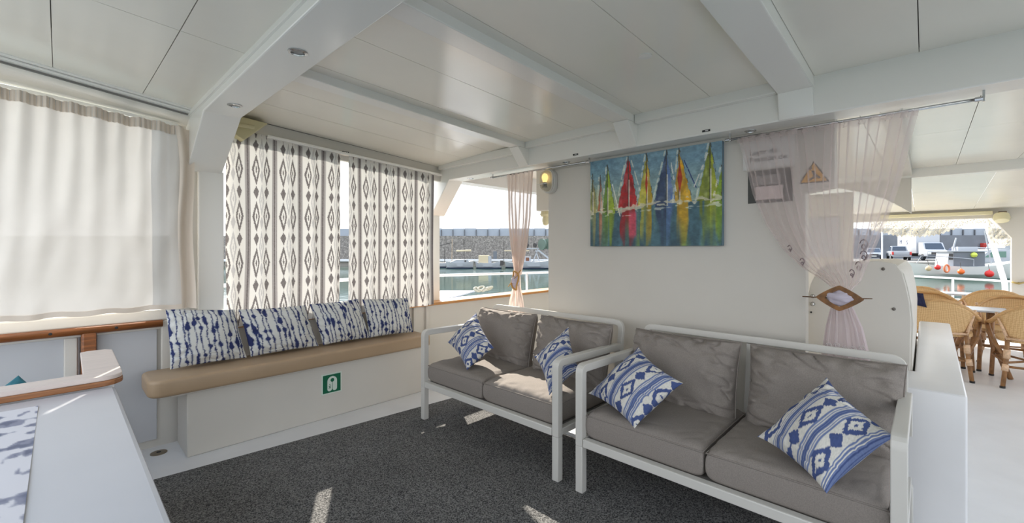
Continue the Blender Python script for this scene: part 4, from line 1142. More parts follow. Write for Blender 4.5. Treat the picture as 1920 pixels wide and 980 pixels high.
# ================================================================== DINING AREA
def make_chair():
    """bistro armchair; local +x is where the sitter looks, back at -x"""
    t = thing('cane_chair', 'tmp', 'chair', (0, 0, 0), 'cane chairs at the dining tables')
    # back + arms: bent cane frame
    arc = []
    for k in range(21):
        a = -PI / 2 - 0.35 + (PI + 0.7) * k / 20
        y = 0.285 * math.sin(a) if abs(math.sin(a)) < 1 else 0.285
        yy = -0.29 + 0.58 * k / 20
        z = 0.745 - 0.30 * (abs(yy) / 0.29) ** 2.6 * 0.55
        x = -0.27 + 0.14 * (abs(yy) / 0.29) ** 3
        arc.append((x, yy, z))
    path = [(0.20, -0.285, 0.43), (0.10, -0.30, 0.54)] + arc + [(0.10, 0.30, 0.54), (0.20, 0.285, 0.43)]
    obj('back_frame', MB().tube(path, 0.019, 8), rattan, t, 0, True, world=False)
    # woven back panel, bowed
    nu, nv = 24, 10
    u, v = np.meshgrid(np.linspace(0, 1, nu + 1), np.linspace(0, 1, nv + 1))
    yy = (-0.245 + 0.49 * u) * (0.80 + 0.2 * v)
    ztop = 0.738 - 0.165 * (np.abs(yy) / 0.29) ** 2.6
    zz_ = 0.44 + (ztop - 0.44) * v
    xx = -0.235 - 0.035 * v + 0.14 * (np.abs(yy) / 0.29) ** 3 - 0.01
    me = np_mesh('back_panel', np.stack([xx, yy, zz_], -1), grid_faces(nu, nv))
    o = link('back_panel', me, weave, t)
    sm = o.modifiers.new('thickness', 'SOLIDIFY'); sm.thickness = 0.008
    obj('lower_rail', MB().tube([(-0.235, -0.20, 0.44), (-0.250, 0, 0.435), (-0.235, 0.20, 0.44)], 0.012, 8), wrap, t, 0, True, world=False)
    for s in (-1, 1):
        obj('back_stile', MB().tube([(-0.235, s * 0.20, 0.43), (-0.20, s * 0.235, 0.56), (-0.165, s * 0.262, 0.665)], 0.012, 8), wrap, t, 0, True, world=False)
        rl = obj('leg', MB().tube([(-0.225, s * 0.20, 0.46), (-0.235, s * 0.205, 0.28), (-0.29, s * 0.235, 0.0)], 0.017, 8), rattan_d, t, 0, True, world=False)
        obj('foot_cap', MB().lathe([(0.019, 0), (0.019, 0.018)], (-0.29, s * 0.235, 0), (0, 0, 1), 8), darkm, rl, world=False)
        fl = obj('leg', MB().tube([(0.19, s * 0.285, 0.46), (0.19, s * 0.255, 0.28), (0.22, s * 0.265, 0.0)], 0.017, 8), rattan_d, t, 0, True, world=False)
        obj('foot_cap', MB().lathe([(0.019, 0), (0.019, 0.018)], (0.22, s * 0.265, 0), (0, 0, 1), 8), darkm, fl, world=False)
        obj('arm_brace', MB().tube([(-0.24, s * 0.21, 0.26), (-0.12, s * 0.28, 0.40), (0.02, s * 0.305, 0.535)], 0.015, 8), rattan_d, t, 0, True, world=False)
        obj('side_stretcher', MB().tube([(-0.24, s * 0.21, 0.22), (0.19, s * 0.26, 0.22)], 0.011, 6), rattan_d, t, 0, True, world=False)
        obj('binding', MB().tube([(-0.231, s * 0.203, 0.34), (-0.238, s * 0.206, 0.26)], 0.024, 8), wrap, t, 0, True, world=False)
        obj('binding', MB().tube([(-0.25, s * 0.213, 0.21), (-0.262, s * 0.22, 0.15)], 0.024, 8), wrap, t, 0, True, world=False)
    obj('rear_stretcher', MB().tube([(-0.25, -0.21, 0.19), (-0.25, 0.21, 0.19)], 0.011, 6), rattan_d, t, 0, True, world=False)
    obj('cross_brace', MB().tube([(-0.24, -0.20, 0.20), (0.19, 0.255, 0.24)], 0.010, 6).tube([(-0.24, 0.20, 0.225), (0.19, -0.255, 0.265)], 0.010, 6), rattan_d, t, 0, True, world=False)
    sp_ = [(0.24 * math.cos(a) * (1 if math.cos(a) > 0 else 1.0) , 0.26 * math.sin(a)) for a in [2 * PI * k / 28 for k in range(28)]]
    sp_ = [(math.copysign(abs(math.cos(a)) ** 0.6, math.cos(a)) * 0.235, math.copysign(abs(math.sin(a)) ** 0.6, math.sin(a)) * 0.255) for a in [2 * PI * k / 28 for k in range(28)]]
    obj('seat', MB().prism([(a, b, 0.405) for a, b in sp_], (0, 0, 0.028)), weave, t, 0.006, False, False)
    return t
ch0 = make_chair()
spots = [(6.17, -0.08, 0, 'cane armchair seen from behind, just past the end of the white counter'),
         (6.14, -0.735, 0, 'cane armchair seen from behind at the right edge, nearest of its column'),
         (6.74, -0.02, PI, 'cane armchair across the first table from the one past the counter end'),
         (6.72, -0.66, PI, 'cane armchair across the first table in the right column'),
         (8.02, 0.06, 0, 'cane armchair seen from behind nearest the bow railing, left column'),
         (7.96, -0.60, 0, 'cane armchair seen from behind nearest the bow railing, right column')]
for i, (x, y, rz, lab) in enumerate(spots):
    c_ = ch0 if i == 0 else copy_tree(ch0)
    c_.location = (x, y, 0.0); c_.rotation_euler = (0, 0, rz); c_['label'] = lab
def dtable(x, y, lab):
    t = thing('dining_table', lab, 'table', (x, y, 0), 'white dining tables')
    obj('tabletop', MB().box((x - 0.20, y - 0.22, 0.625), (x + 0.20, y + 0.22, 0.645)), mat('white_table_top', (196, 204, 216), 0.3), t, 0.008)
    for sx in (-1, 1):
        for sy in (-1, 1):
            obj('leg', MB().tube([(x + sx * 0.14, y + sy * 0.10, 0.625), (x + sx * 0.10, y + sy * 0.10, 0.4), (x + sx * 0.17, y + sy * 0.22, 0.0)], 0.02, 8), rattan_d, t, 0, True)
dtable(6.455, -0.37, 'white topped dining table between the nearest cane chairs')
dtable(8.50, -0.28, 'white topped dining table nearer the bow railing')
nb = thing('navy_garment', 'dark navy cloth hung over a chair back by the console', 'cloth', (5.6, 0.05, 0.70))
q = P(1722, 557, X=6.0)
V, F, UV = soft_box(0.10, 0.14, 0.05, 2.5, 0.5, 20, 5, 0.008, 0.05)
V2 = put(V, (0, 0, 0.07), (0, 1, 0.2), (0.1, 0.2, 1), (-1, 0, 0)); nb.location = (5.885, q.y - 0.0, q.z - 0.08)
link('cloth', np_mesh('cloth', V2, F), mat('navy_cloth', (30, 34, 66), 0.9, noise=(40, 0.1)), nb)

# cream floodlight by the right-hand knee, and the rope hook
fl = thing('floodlight', 'cream round floodlight under the beam at the far right', 'lamp', tuple(P(1878, 408, X=9.1)))
c_ = P(1878, 408, X=9.12)
obj('housing', MB().lathe([(0.02, 0.06), (0.07, 0.05), (0.085, 0.0), (0.075, -0.05), (0.0, -0.06)], c_, (-0.4, 0, -0.9), 18), cream, fl, 0, 'auto')
obj('arm', MB().box(c_ + Vector((0.0, -0.05, 0.02)), c_ + Vector((0.09, 0.03, 0.09))), mat('bracket_brown', (120, 104, 80), 0.6), fl, 0.004)
hk = thing('rope_cleat', 'small brass cleat on the white post at the right edge', 'cleat', tuple(P(1911, 530, X=9.19)))
c_ = P(1910, 530, X=9.195)
obj('horn', MB().tube([c_ + Vector((-0.02, 0.07, 0.01)), c_ + Vector((-0.03, 0, -0.01)), c_ + Vector((-0.02, -0.07, 0.02))], 0.012, 8).tube([c_ + Vector((0.0, 0, 0.0)), c_ + Vector((-0.03, 0, -0.01))], 0.014, 8), mat('brass', (170, 150, 100), 0.35, 0.9), hk, 0, True)

# crochet valance under the bow header: a real net with random openings
rs = np.random.RandomState(4)
def net(fn, nu, nv, keep, name, parent):
    u, v = np.meshgrid(np.linspace(0, 1, nu + 1), np.linspace(0, 1, nv + 1))
    X, Y, Z = fn(u, v); F = grid_faces(nu, nv)
    F = F[rs.rand(len(F)) < keep]
    me = np_mesh(name, np.stack([X, Y, Z], -1) - np.array(parent_loc(parent)), F)
    o = link(name, me, cloth_mat('crochet_cotton', (206, 200, 184), trans=0.25) if 'crochet_cotton' not in MATS else MATS['crochet_cotton'], parent)
    o['kind'] = 'stuff'
    return o
vl = thing('crochet_valance', 'white crochet valance sagging along the top of the bow opening', 'valance', (9.36, 0.0, 1.4))
def val(u, v):
    y = 0.66 - 1.35 * u
    dep = np.interp(u, [0, .25, .45, .62, .8, 1.0], [.16, .29, .31, .26, .12, .09]) * 0.86 + 0.012 * np.sin(u * 160)
    return 9.37 + 0.02 * np.sin(u * 40 + v * 6), y, 1.70 - dep * v
net(val, 240, 44, 0.72, 'net', vl)
vl2 = thing('crochet_curtain', 'white crochet panel hanging at the right corner of the bow opening', 'curtain', (9.36, -0.85, 1.2))
def val2(u, v):
    y = -0.66 - 0.22 * u
    top = 1.69 - 0.28 * u; bot = np.interp(u, [0, .35, .7, 1], [1.42, 1.31, 1.28, 1.30])
    return 9.37 + 0.02 * np.sin(u * 20 + v * 9), y, top + (bot - top) * v
net(val2, 44, 60, 0.72, 'net', vl2)

# ================================================================== HARBOUR
def hbox(fw0, fw1, r0, r1, z0, z1, mb=None):
    mb = mb or MB()
    return mb.hexa([H(fw0, r0, z0), H(fw0, r1, z0), H(fw1, r1, z0), H(fw1, r0, z0), H(fw0, r0, z1), H(fw0, r1, z1), H(fw1, r1, z1), H(fw1, r0, z1)])
sea = struct('floor_water', MB().add([H(-60, -150, WATER), H(-60, 150, WATER), H(150, 150, WATER), H(150, -150, WATER)], [(0, 1, 2, 3)]), waterm, 0, 'green harbour water')
concrete = mat('grey_concrete', (112, 116, 122), 0.85, noise=(0.6, 0.12))
quaym = mat('quay_concrete', (146, 142, 135), 0.85, noise=(0.8, 0.1))
asph = mat('quay_road', (122, 120, 117), 0.9, noise=(0.8, 0.1))
bwt = thing('breakwater', 'long rubble stone breakwater with a grey concrete parapet', 'wall', H(66, 0, WATER))
obj('stone_face', hbox(66, 72, -90, 34, WATER - 1, 3.2), stonem, bwt)
obj('stone_face', hbox(66.3, 72, 34, 130, WATER - 1, 3.3), concrete, bwt)['label'] = 'plain grey concrete stretch'
for k in range(78):
    r0 = -32.2 + k * 1.78
    obj('parapet_panel', hbox(66.6, 67.6, r0 + 0.008, r0 + 1.772, 3.2, 4.34 + 0.02 * ((k * 7) % 3)), mat('pale_parapet_concrete', (158, 165, 174), 0.85, noise=(0.6, 0.06)), bwt, 0.03)
postm = mat('dark_rail_post', (92, 94, 98), 0.6)
for k in range(70):
    r0 = -14.46 + 1.78 * k
    obj('parapet_post', hbox(66.40, 66.55, r0, r0 + 0.12, 3.05, 4.15).add([], []), postm, bwt)  # plain uprights along the parapet, without lamps
obj('quay_ledge', hbox(61, 66, -90, 30, WATER - 1, -0.30), quaym, bwt, 0.05)
obj('white_coping', hbox(60.6, 61.2, -90, 30, -0.55, -0.22), white, bwt, 0.03)
qy = struct('floor_quay', hbox(45, 66.3, 33, 130, WATER - 1, -0.17), asph, 0, 'concrete quay with parked vehicles')
part_struct('coping', hbox(44.6, 45.3, 33, 130, -0.45, -0.14), quaym, qy, 0.04)

# boats ---------------------------------------------------------------
boatw = mat('boat_white', (172, 175, 180), 0.4)
navym = mat('boat_navy', (52, 62, 84), 0.5)
def hull_mb(L, B, h, sheer=0.25):
    """double ended hull along local x, keel at z=0"""
    mb = MB(); n = 14; vs = []
    prof = [(0.0, 0.0), (0.55, 0.12), (0.92, 0.45), (1.0, 1.0)]
    for i in range(n + 1):
        t = -1 + 2 * i / n; w = B / 2 * (1 - abs(t) ** 2.6) ** 0.8 + 0.01; hh = h * (1 + sheer * t * t * (1.3 if t > 0 else .7))
        x = L / 2 * t
        ring_ = [(x * (0.90 + 0.10 * q), w * p, hh * q) for p, q in prof]
        vs += ring_ + [(a, -b, c) for a, b, c in reversed(ring_[1:])]
    m = 7; fs = []
    for i in range(n):
        for k in range(m): fs.append((i * m + k, i * m + (k + 1) % m, (i + 1) * m + (k + 1) % m, (i + 1) * m + k))
    fs.append(tuple(range(m))); fs.append(tuple(n * m + k for k in range(m - 1, -1, -1)))
    mb.add(vs, fs); return mb
def place(mb, c, ang):
    ca, sa = math.cos(ang), math.sin(ang)
    out = MB(); out.v = [(c[0] + v[0] * ca - v[1] * sa, c[1] + v[0] * sa + v[1] * ca, c[2] + v[2]) for v in mb.v]; out.f = mb.f; return out
YAW = math.atan2(-CA, SA)            # direction of "right" in the harbour
def boat(label, fw, rt, L, B, h, ang, extras, group='small boats by the breakwater', name='moored_boat'):
    c = H(fw, rt, WATER - 0.12); a = YAW + ang
    t = thing(name, label, 'boat', c, group)
    obj('hull', place(hull_mb(L, B, h), c, a), boatw, t, 0, 'auto')
    obj('waterline', place(hull_mb(L * 0.985, B * 1.01, 0.24, 0.0), c, a), navym, t, 0, 'auto')
    for nm, mb, m in extras: obj(nm, place(mb, c, a), m, t, 0.0, 'auto')
    return t
tan = mat('canvas_tan', (206, 190, 160), 0.8); spar = mat('boat_spar', (186, 160, 130), 0.5); dk = mat('boat_dark', (70, 66, 64), 0.6); brown = mat('boat_brown', (120, 74, 52), 0.5); oran = mat('boat_orange', (206, 84, 52), 0.5); gnet = mat('net_drum_green', (104, 120, 108), 0.7)
boat('white rowing hull half hidden by the doorway pillar', 56, -9.1, 3.4, 1.3, 0.75, 0.1, [('boom', MB().tube([(-1.5, 0, 2.6), (1.4, 0, 3.4)], 0.05, 6), dk), ('mast', MB().tube([(0.4, 0, 0.5), (0.4, 0, 2.6)], 0.05, 6), dk)])
boat('white boat with two masts and a canvas roll, leftmost by the breakwater', 54, -6.5, 3.5, 1.4, 0.85, 0.15,
     [('foredeck_cover', MB().prism([(-1.3, -.5, .85), (-.4, -.55, 1.25), (0.9, -.55, 1.25), (1.2, -.5, .85)], (0, 1.05, 0)), boatw),
      ('mast', MB().tube([(0.55, 0, 0.7), (0.5, 0, 3.75)], 0.05, 6), dk), ('mast', MB().tube([(-1.0, 0, 0.7), (-0.95, 0, 3.8)], 0.035, 6), spar),
      ('canvas_roll', MB().tube([(-0.45, 0, 1.75 + .55), (1.4, 0, 1.8 + .55)], 0.11, 8), tan), ('port_hole', MB().box((0.55, -0.57, 0.95), (0.75, -0.545, 1.12)), dk)])
boat('white boat with a square tan wheelhouse in the middle of the row', 54, -2.9, 3.4, 1.4, 0.8, -0.1,
     [('wheelhouse', MB().box((-1.2, -.5, .7), (0.0, .5, 1.75)), tan), ('wheelhouse_side', MB().box((-.01, -.45, .7), (.28, .45, 1.65)), boatw), ('funnel', MB().box((0.55, .2, 1.3), (0.95, .6, 2.25)), concrete), ('outboard', MB().box((1.45, -.25, .5), (1.8, .2, 1.1)), dk)])
boat('white boat with a brown cabin half behind the narrow sheer curtain', 55.5, 0.95, 3.8, 1.5, 0.8, 0.05,
     [('cabin', MB().box((-.9, -.5, .7), (.7, .5, 1.5)), brown), ('canopy', MB().box((-1.9, -.7, 2.25), (1.2, .7, 2.38)), tan), ('canopy_post', MB().tube([(-.8, -.5, .7), (-.8, -.5, 2.3)], .05, 6).tube([(.6, -.5, .7), (.6, -.5, 2.3)], .05, 6), brown), ('mast', MB().tube([(-2.0, 0, .5), (-2.0, 0, 3.4)], .04, 6), dk), ('lifebuoy', MB().lathe([(.3, -.05), (.3, .05), (.16, .05), (.16, -.05)], (-0.6, -.72, 3.7), (0, 1, 0), 14), oran), ('buoy_pole', MB().tube([(-0.6, -.7, 2.3), (-0.6, -.7, 3.7)], .04, 6), dk)])
boat('white fishing boat with large green net drums beside the bulkhead wall', 53, 2.7, 4.4, 1.7, 0.95, -0.05,
     [('deck_gear', MB().box((-1.2, -.4, .8), (-.4, .4, 1.6)), boatw), ('cabin_window', MB().box((-1.0, -.43, 1.1), (-.6, -.40, 1.5)), brown), ('gantry', MB().bar((-.2, 0, .8), (.5, 0, 2.6), .12, .12).bar((.7, 0, .8), (.2, 0, 2.4), .12, .12).bar((-1.9, 0, 2.55), (0.6, 0, 2.6), .12, .12).bar((.5, 0, 2.4), (1.9, 0, 1.3), .3, .2), boatw),
      ('net_drum', MB().lathe([(.68, -.12), (.68, .12)], (1.0, 0, 3.1), (.75, .65, 0), 18), gnet), ('net_drum', MB().lathe([(.66, -.12), (.66, .12)], (1.75, 0, 3.15), (.4, .9, 0), 18), gnet), ('net_drum', MB().lathe([(.3, -.08), (.3, .08)], (-.9, 0, 3.0), (.2, .9, 0), 14), dk), ('net_drum', MB().lathe([(.28, -.08), (.28, .08)], (.1, 0, 3.0), (.7, .6, 0), 14), dk),
      ('mast', MB().tube([(-.75, 0, 2.6), (-.7, 0, 4.4)], .05, 6), dk)])

# neighbour's bow just outside the doorway gap
nbt = thing('moored_tender', 'white tender with a grey hatch moored right outside the doorway gap', 'boat', (3.9, 5.6, WATER))
ck = [P(800, 556, Z=0.40), P(826, 541, Z=0.44), P(905, 545, Z=0.44), P(925, 552, Z=0.44), P(870, 566, Z=0.44), P(800, 572, Z=0.44)]
obj('hull', MB().prism([(p.x, p.y, WATER - 0.2) for p in ck], (0, 0, 1.62)), white, nbt, 0.03)
hk_ = [P(800, 560, Z=0.43), P(826, 546, Z=0.43), P(893, 546, Z=0.43), P(858, 556, Z=0.43), P(800, 566, Z=0.43)]
obj('hatch', MB().prism([(p.x, p.y, 0.425) for p in hk_], (0, 0, 0.02)), mat('grey_hatch', (150, 154, 166), 0.4), nbt, 0.004)
fd = thing('rope_coil', 'coil of white mooring rope on the tender\'s bow', 'rope', P(906, 549, Z=0.42))
cc = P(906, 550, Z=0.42)
for k in range(4):
    ox = Vector(((k - 1.5) * 0.055, -(k - 1.5) * 0.05, 0.075 + 0.02 * (k % 2)))
    obj('loop', MB().tube([cc + ox + Vector((0.06 * math.cos(a), 0.05 * math.sin(a), 0.03 * math.sin(a + k))) for a in [2 * PI * i / 16 for i in range(16)]], 0.020, 6, closed=True), mat('white_rope', (170, 164, 146), 0.8), fd, 0, True)
# the wide white cabin roof and honey wood seen under the curtain tail
sdk = thing('deck_locker', 'grey locker with a white lid on the side deck right of the narrow curtain', 'locker', (4.6, 3.95, 0.46))
obj('body', MB().box((4.05, 3.70, 0.462), (5.6, 4.02, 0.60)), mat('grey_white_grp', (190, 194, 200), 0.5), sdk, 0.012)
obj('lid', MB().box((4.0, 3.68, 0.60), (5.65, 4.05, 0.625)), white, sdk, 0.006)

# fishing boat seen through the bow opening
fbm = thing('fishing_boat', 'white fishing boat with red and orange floats beyond the bow railing', 'boat', H(36, 37, WATER))
cF = H(36.0, 37.3, WATER - 0.15); aF = YAW - 0.30
def fb_(nm, mb, m, bevel=0.0): return obj(nm, place(mb, cF, aF), m, fbm, bevel, 'auto')
fb_('hull', hull_mb(7.2, 2.4, 1.15, 0.35), mat('fishing_boat_white', (212, 212, 208), 0.4))
fb_('rubbing_strake', hull_mb(7.1, 2.44, 0.2, 0.0), mat('teal_antifoul', (70, 110, 100), 0.6))
fb_('wheelhouse', MB().box((-0.9, -.85, 1.0), (1.1, .85, 2.35)), concrete, 0.04)
fb_('wheelhouse_front', MB().prism([(-1.35, -.8, 1.0), (-1.2, -.8, 2.35), (-.9, -.8, 2.35), (-.9, -.8, 1.0)], (0, 1.6, 0)), boatw)
fb_('window', MB().box((-1.22, -.83, 1.7), (-.95, -.80, 2.2)), dk)
fb_('roof', MB().box((-1.4, -.95, 2.35), (1.2, .95, 2.43)), boatw, 0.02)
fb_('roof_box', MB().box((-.4, -.4, 2.43), (.9, .4, 2.75)), boatw, 0.02)
fb_('mast', MB().tube([(-.55, 0, 2.4), (-.3, 0, 3.5)], .06, 8), boatw); fb_('mast', MB().tube([(2.0, 0, 1.2), (1.55, 0, 4.1)], .045, 8), boatw)
fb_('boom', MB().tube([(0, 0, 2.7), (3.1, 0, 2.6)], .05, 8), boatw)
fb_('bow_rail', MB().tube([(-3.2, -.5, 1.4), (-3.0, -.7, 2.0), (-1.6, -1.05, 1.95), (.2, -1.15, 1.75), (.2, -1.15, 1.2)], .03, 6), boatw)
fb_('lamp_float', MB().lathe([(0, .22), (.16, .15), (.22, 0), (.16, -.15), (0, -.22)], (0.35, -.9, 2.1), (0, 0, 1), 12), mat('lime_float', (206, 216, 90), 0.5))
def flo(lab, px, py, r, m, fw=34.5):
    c = P(px, py, X=(H(fw, (px - 960) / 812 * fw, 0)).x)
    t = thing('float_buoy', lab, 'buoy', c - Vector((0, 0, r)), 'floats hung on the fishing boat')
    obj('ball', MB().lathe([(0.0, -1 * r), (0.5 * r, -.87 * r), (.87 * r, -.5 * r), (r, 0), (.87 * r, .5 * r), (.5 * r, .87 * r), (.15 * r, r), (.12 * r, r * 1.3), (0, r * 1.3)], c, (0, 0, 1), 16), m, t, 0, True)
    obj('lanyard', MB().tube([c + Vector((0, 0, r)), c + Vector((0.05, 0.05, r + 0.5))], 0.015, 5), dk, t)
red = mat('float_red', (214, 44, 38), 0.4); ora = mat('float_orange', (236, 110, 44), 0.45)
flo('red float at the bow of the fishing boat, next to the lifebuoy', 1758, 501, .20, red)
flo('orange float amidships on the fishing boat', 1802, 509, .22, ora)
flo('large red float near the stern of the fishing boat', 1855, 513, .27, red, 33.6)
flo('tan float at the far left of the fishing boat', 1741, 503, .20, mat('float_tan', (206, 178, 140), 0.6))
lb = thing('lifebuoy', 'orange lifebuoy ring hung on the fishing boat\'s rail', 'lifebuoy', tuple(P(1774, 510, X=H(34.5, 34.6, 0).x)))
c_ = P(1775, 503, X=H(34.5, 34.6, 0).x)
rdir = Vector((SA, -CA, 0)); 
obj('ring', MB().tube([c_ + rdir * 0.19 * math.cos(a) + Vector((0, 0, 0.29 * math.sin(a))) for a in [2 * PI * k / 24 for k in range(24)]], 0.07, 8, closed=True), mat('lifebuoy_orange', (226, 128, 88), 0.5), lb, 0, True)
# motor yacht to the right of it
my = thing('motor_boat', 'white motor boat with green window behind the slanted awning post', 'boat', H(40, 44, WATER))
cM = H(41, 46.3, WATER - 0.1); aM = YAW - 0.1
def m_(nm, mb, m, bevel=0.0): return obj(nm, place(mb, cM, aM), m, my, bevel, 'auto')
m_('hull', hull_mb(9.0, 2.6, 1.3, 0.2), boatw)
m_('cabin', MB().prism([(-3.2, -1.0, 1.2), (-1.8, -1.0, 2.5), (3, -1.0, 2.5), (3.2, -1.0, 1.2)], (0, 2.0, 0)), boatw, 0.05)
m_('side_window', MB().prism([(-2.3, -1.02, 1.75), (-1.65, -1.02, 2.3), (-.5, -1.02, 2.3), (-.5, -1.02, 1.75)], (0, 0.03, 0)), mat('green_window', (92, 130, 116), 0.2))
m_('flybridge', MB().prism([(-.6, -.9, 2.5), (.0, -.9, 3.5), (3, -.9, 3.5), (3, -.9, 2.5)], (0, 1.8, 0)), boatw, 0.05)
m_('bridge_window', MB().box((.4, -.92, 2.9), (2.8, -.90, 3.3)), mat('smoked_window', (110, 112, 120), 0.2))
m_('stern_window', MB().box((1.0, -1.03, 1.4), (2.8, -1.0, 2.3)), mat('grey_window', (128, 140, 138), 0.3))

# vehicles --------------------------------------------------------------
tyre = mat('tyre_rubber', (38, 38, 40), 0.8); rim = mat('alloy_rim', (150, 152, 156), 0.4, 0.6); glassd = mat('car_glass', (58, 70, 86), 0.12); lampr = mat('tail_lamp_red', (196, 50, 44), 0.3); lampw = mat('head_lamp', (222, 222, 214), 0.2)
def vehicle(name, label, cat, fw, rt, ang, build, z=-0.17):
    c = H(fw, rt, z); a = YAW + ang
    t = thing(name, label, cat, c)
    def part(nm, mb, m, bevel=0.0, lab=None):
        o = obj(nm, place(mb, c, a), m, t, bevel, 'auto')
        if lab: o['label'] = lab
        return o
    def wheel(x, y, r=0.34):
        w = part('wheel', MB().lathe([(r * .6, -.11), (r, -.09), (r, .09), (r * .6, .11)], (x, y, r), (0, 1, 0), 18), tyre)
        o = obj('rim', place(MB().lathe([(0, -.125), (r * .6, -.115), (r * .6, .115), (0, .125)], (x, y, r), (0, 1, 0), 14), c, a), rim, w, 0, 'auto')
    build(part, wheel)
    return t
def car(body_m):
    def b(part, wheel):
        part('body', MB().prism([(-2.0, -.85, .3), (-2.05, -.85, .75), (-1.6, -.85, .92), (1.7, -.85, .98), (1.95, -.85, .85), (2.0, -.85, .3)], (0, 1.7, 0)), body_m, 0.06)
        part('roof', MB().hexa([(-1.2, -.78, .92), (1.7, -.78, .92), (1.7, .78, .92), (-1.2, .78, .92), (-.45, -.62, 1.5), (1.35, -.62, 1.5), (1.35, .62, 1.5), (-.45, .62, 1.5)]), body_m, 0.05)
        part('windscreen', MB().hexa([(-1.17, -.68, .96), (-1.13, -.68, .94), (-1.13, .68, .94), (-1.17, .68, .96), (-.55, -.56, 1.44), (-.50, -.56, 1.42), (-.50, .56, 1.42), (-.55, .56, 1.44)]), glassd)
        part('side_window', MB().prism([(-.9, -.80, 1.0), (-.4, -.68, 1.42), (1.2, -.68, 1.42), (1.5, -.80, 1.0)], (0, .04, 0)), glassd)
        part('bumper', MB().box((-2.12, -.82, .28), (-1.95, .82, .62)), mat('dark_bumper', (58, 62, 70), 0.6), 0.04)
        part('grille', MB().box((-2.09, -.45, .62), (-2.0, .45, .74)), dk)
        part('number_plate', MB().box((-2.14, -.26, .42), (-2.11, .26, .54)), lampw)
        for s in (-1, 1): part('headlamp', MB().box((-2.07, s * .78 - .14 * (s > 0), .62), (-1.9, s * .78 + .14 * (s < 0), .78)), lampw, 0.03)
        for x in (-1.25, 1.25):
            for s in (-1, 1): wheel(x, s * .76, .31)
    return b
silver = mat('silver_paint', (150, 154, 160), 0.3, 0.2); whitep = mat('van_white', (178, 181, 186), 0.35); bluep = mat('dark_blue_paint', (52, 62, 88), 0.3)
vehicle('parked_car', 'silver hatchback facing us on the quay, leftmost of the parked vehicles', 'car', 57, 47.6, PI / 2 - 0.68, car(silver))
def pickup(part, wheel):
    # +x is the tail
    part('body', MB().prism([(-2.5, -.9, .45), (-2.5, -.9, 1.0), (-1.2, -.9, 1.1), (2.5, -.9, 1.1), (2.5, -.9, .5)], (0, 1.8, 0)), silver, 0.05)
    part('cab', MB().hexa([(-1.4, -.82, 1.08), (.75, -.82, 1.08), (.75, .82, 1.08), (-1.4, .82, 1.08), (-.7, -.68, 1.75), (.55, -.68, 1.75), (.55, .68, 1.75), (-.7, .68, 1.75)]), silver, 0.05)
    part('rear_window', MB().hexa([(.76, -.66, 1.2), (.79, -.66, 1.2), (.79, .66, 1.2), (.76, .66, 1.2), (.60, -.58, 1.66), (.63, -.58, 1.66), (.63, .58, 1.66), (.60, .58, 1.66)]), glassd)
    part('side_window', MB().prism([(-1.1, -.84, 1.15), (-.65, -.73, 1.65), (.4, -.73, 1.65), (.6, -.84, 1.15)], (0, .05, 0)), glassd)
    part('tailgate', MB().box((2.49, -.7, .62), (2.54, .7, 1.08)), silver, 0.02)
    part('bumper', MB().box((2.48, -.85, .42), (2.66, .85, .60)), rim, 0.03)
    for s in (-1, 1): part('tail_lamp', MB().box((2.44, s * .82 - .09, .68), (2.55, s * .82 + .09, 1.05)), lampr, 0.02)
    for x in (-1.6, 1.55):
        for s in (-1, 1): wheel(x, s * .82, .38)
vehicle('pickup_truck', 'silver pickup truck seen from behind on the quay', 'pickup', 54.5, 48.6, -PI / 2 - 0.60, pickup)
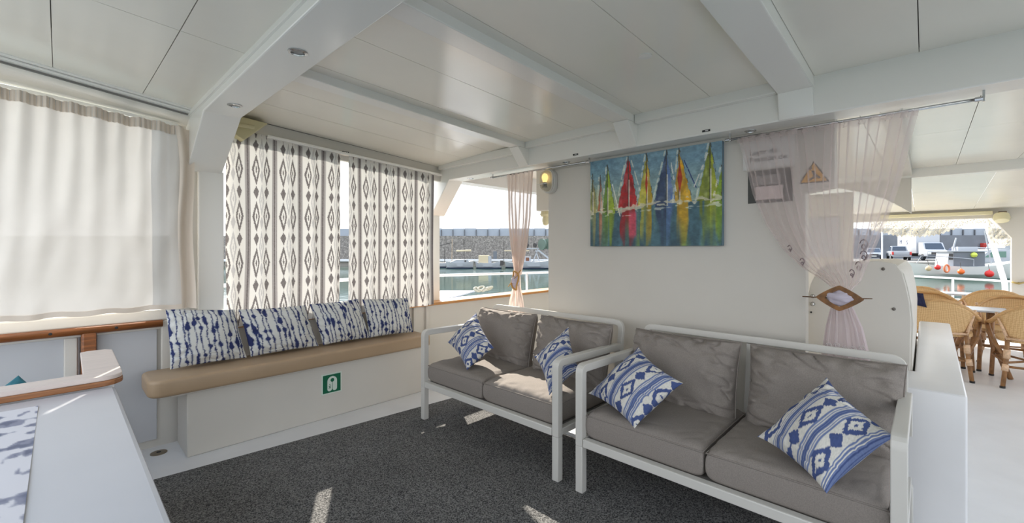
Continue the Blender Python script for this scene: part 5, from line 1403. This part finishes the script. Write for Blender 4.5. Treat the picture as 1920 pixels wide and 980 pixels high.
def truck(part, wheel):
    # front is -x
    part('cargo_box', MB().box((-0.3, -1.15, .85), (4.2, 1.15, 3.15)), whitep, 0.03)
    part('cab', MB().prism([(-2.3, -1.0, .5), (-2.35, -1.0, 1.15), (-1.75, -1.0, 1.35), (-1.25, -1.0, 2.15), (-.35, -1.0, 2.2), (-.35, -1.0, .5)], (0, 2.0, 0)), whitep, 0.06)
    part('windscreen', MB().hexa([(-1.78, -.88, 1.38), (-1.74, -.88, 1.36), (-1.74, .88, 1.36), (-1.78, .88, 1.38), (-1.32, -.80, 2.08), (-1.28, -.80, 2.06), (-1.28, .80, 2.06), (-1.32, .80, 2.08)]), glassd)
    part('side_window', MB().prism([(-1.5, -1.02, 1.4), (-1.15, -1.02, 2.0), (-.5, -1.02, 2.0), (-.5, -1.02, 1.4)], (0, .03, 0)), glassd)
    part('grille', MB().box((-2.40, -.6, .75), (-2.33, .6, 1.0)), dk); part('bumper', MB().box((-2.5, -1.0, .35), (-2.28, 1.0, .68)), mat('dark_bumper'), 0.04)
    for s in (-1, 1): part('headlamp', MB().box((-2.40, s * .8 - .15, .8), (-2.32, s * .8 + .15, 1.02)), lampw)
    part('chassis', MB().box((-.4, -.5, .45), (4.1, .5, .85)), dk)
    for x in (-1.35, 2.7):
        for s in (-1, 1): wheel(x, s * .95, .38)
tk_ = vehicle('box_truck', 'white box truck facing us on the quay with letters on its side', 'truck', 53.5, 51.2, PI / 2 - 0.33, truck)
cT = H(53.5, 51.2, -0.17); aT = YAW + PI / 2 - 0.33
def tp(x, y, z): return Vector((cT.x + x * math.cos(aT) - y * math.sin(aT), cT.y + x * math.sin(aT) + y * math.cos(aT), cT.z + z))
for body, x_, z_, sz in (('M', 3.3, 2.3, .75), ('S', 1.8, 2.2, .7)):
    text(body, sz, tp(x_, 1.17, z_), tp(-1, 0, 0) - tp(0, 0, 0), (0, 0, 1), mat('truck_letter', (96, 104, 126), 0.6), tk_, 'lettering', 0.004)
vehicle('parked_van', 'dark blue van right of the white truck on the quay', 'van', 58, 59.6, PI / 2 - 0.7, car(bluep))
rb = thing('hydrant_cabinet', 'red cabinet against the grey breakwater wall', 'cabinet', H(65.9, 71.8, -0.17))
obj('housing', hbox(65.7, 66.25, 71.6, 72.6, -0.17, 2.1), mat('cabinet_red', (186, 60, 52), 0.5), rb, 0.05)
obj('door', hbox(65.66, 65.70, 71.7, 72.5, 0.2, 1.9), mat('cabinet_red_dark', (150, 44, 42), 0.5), rb)
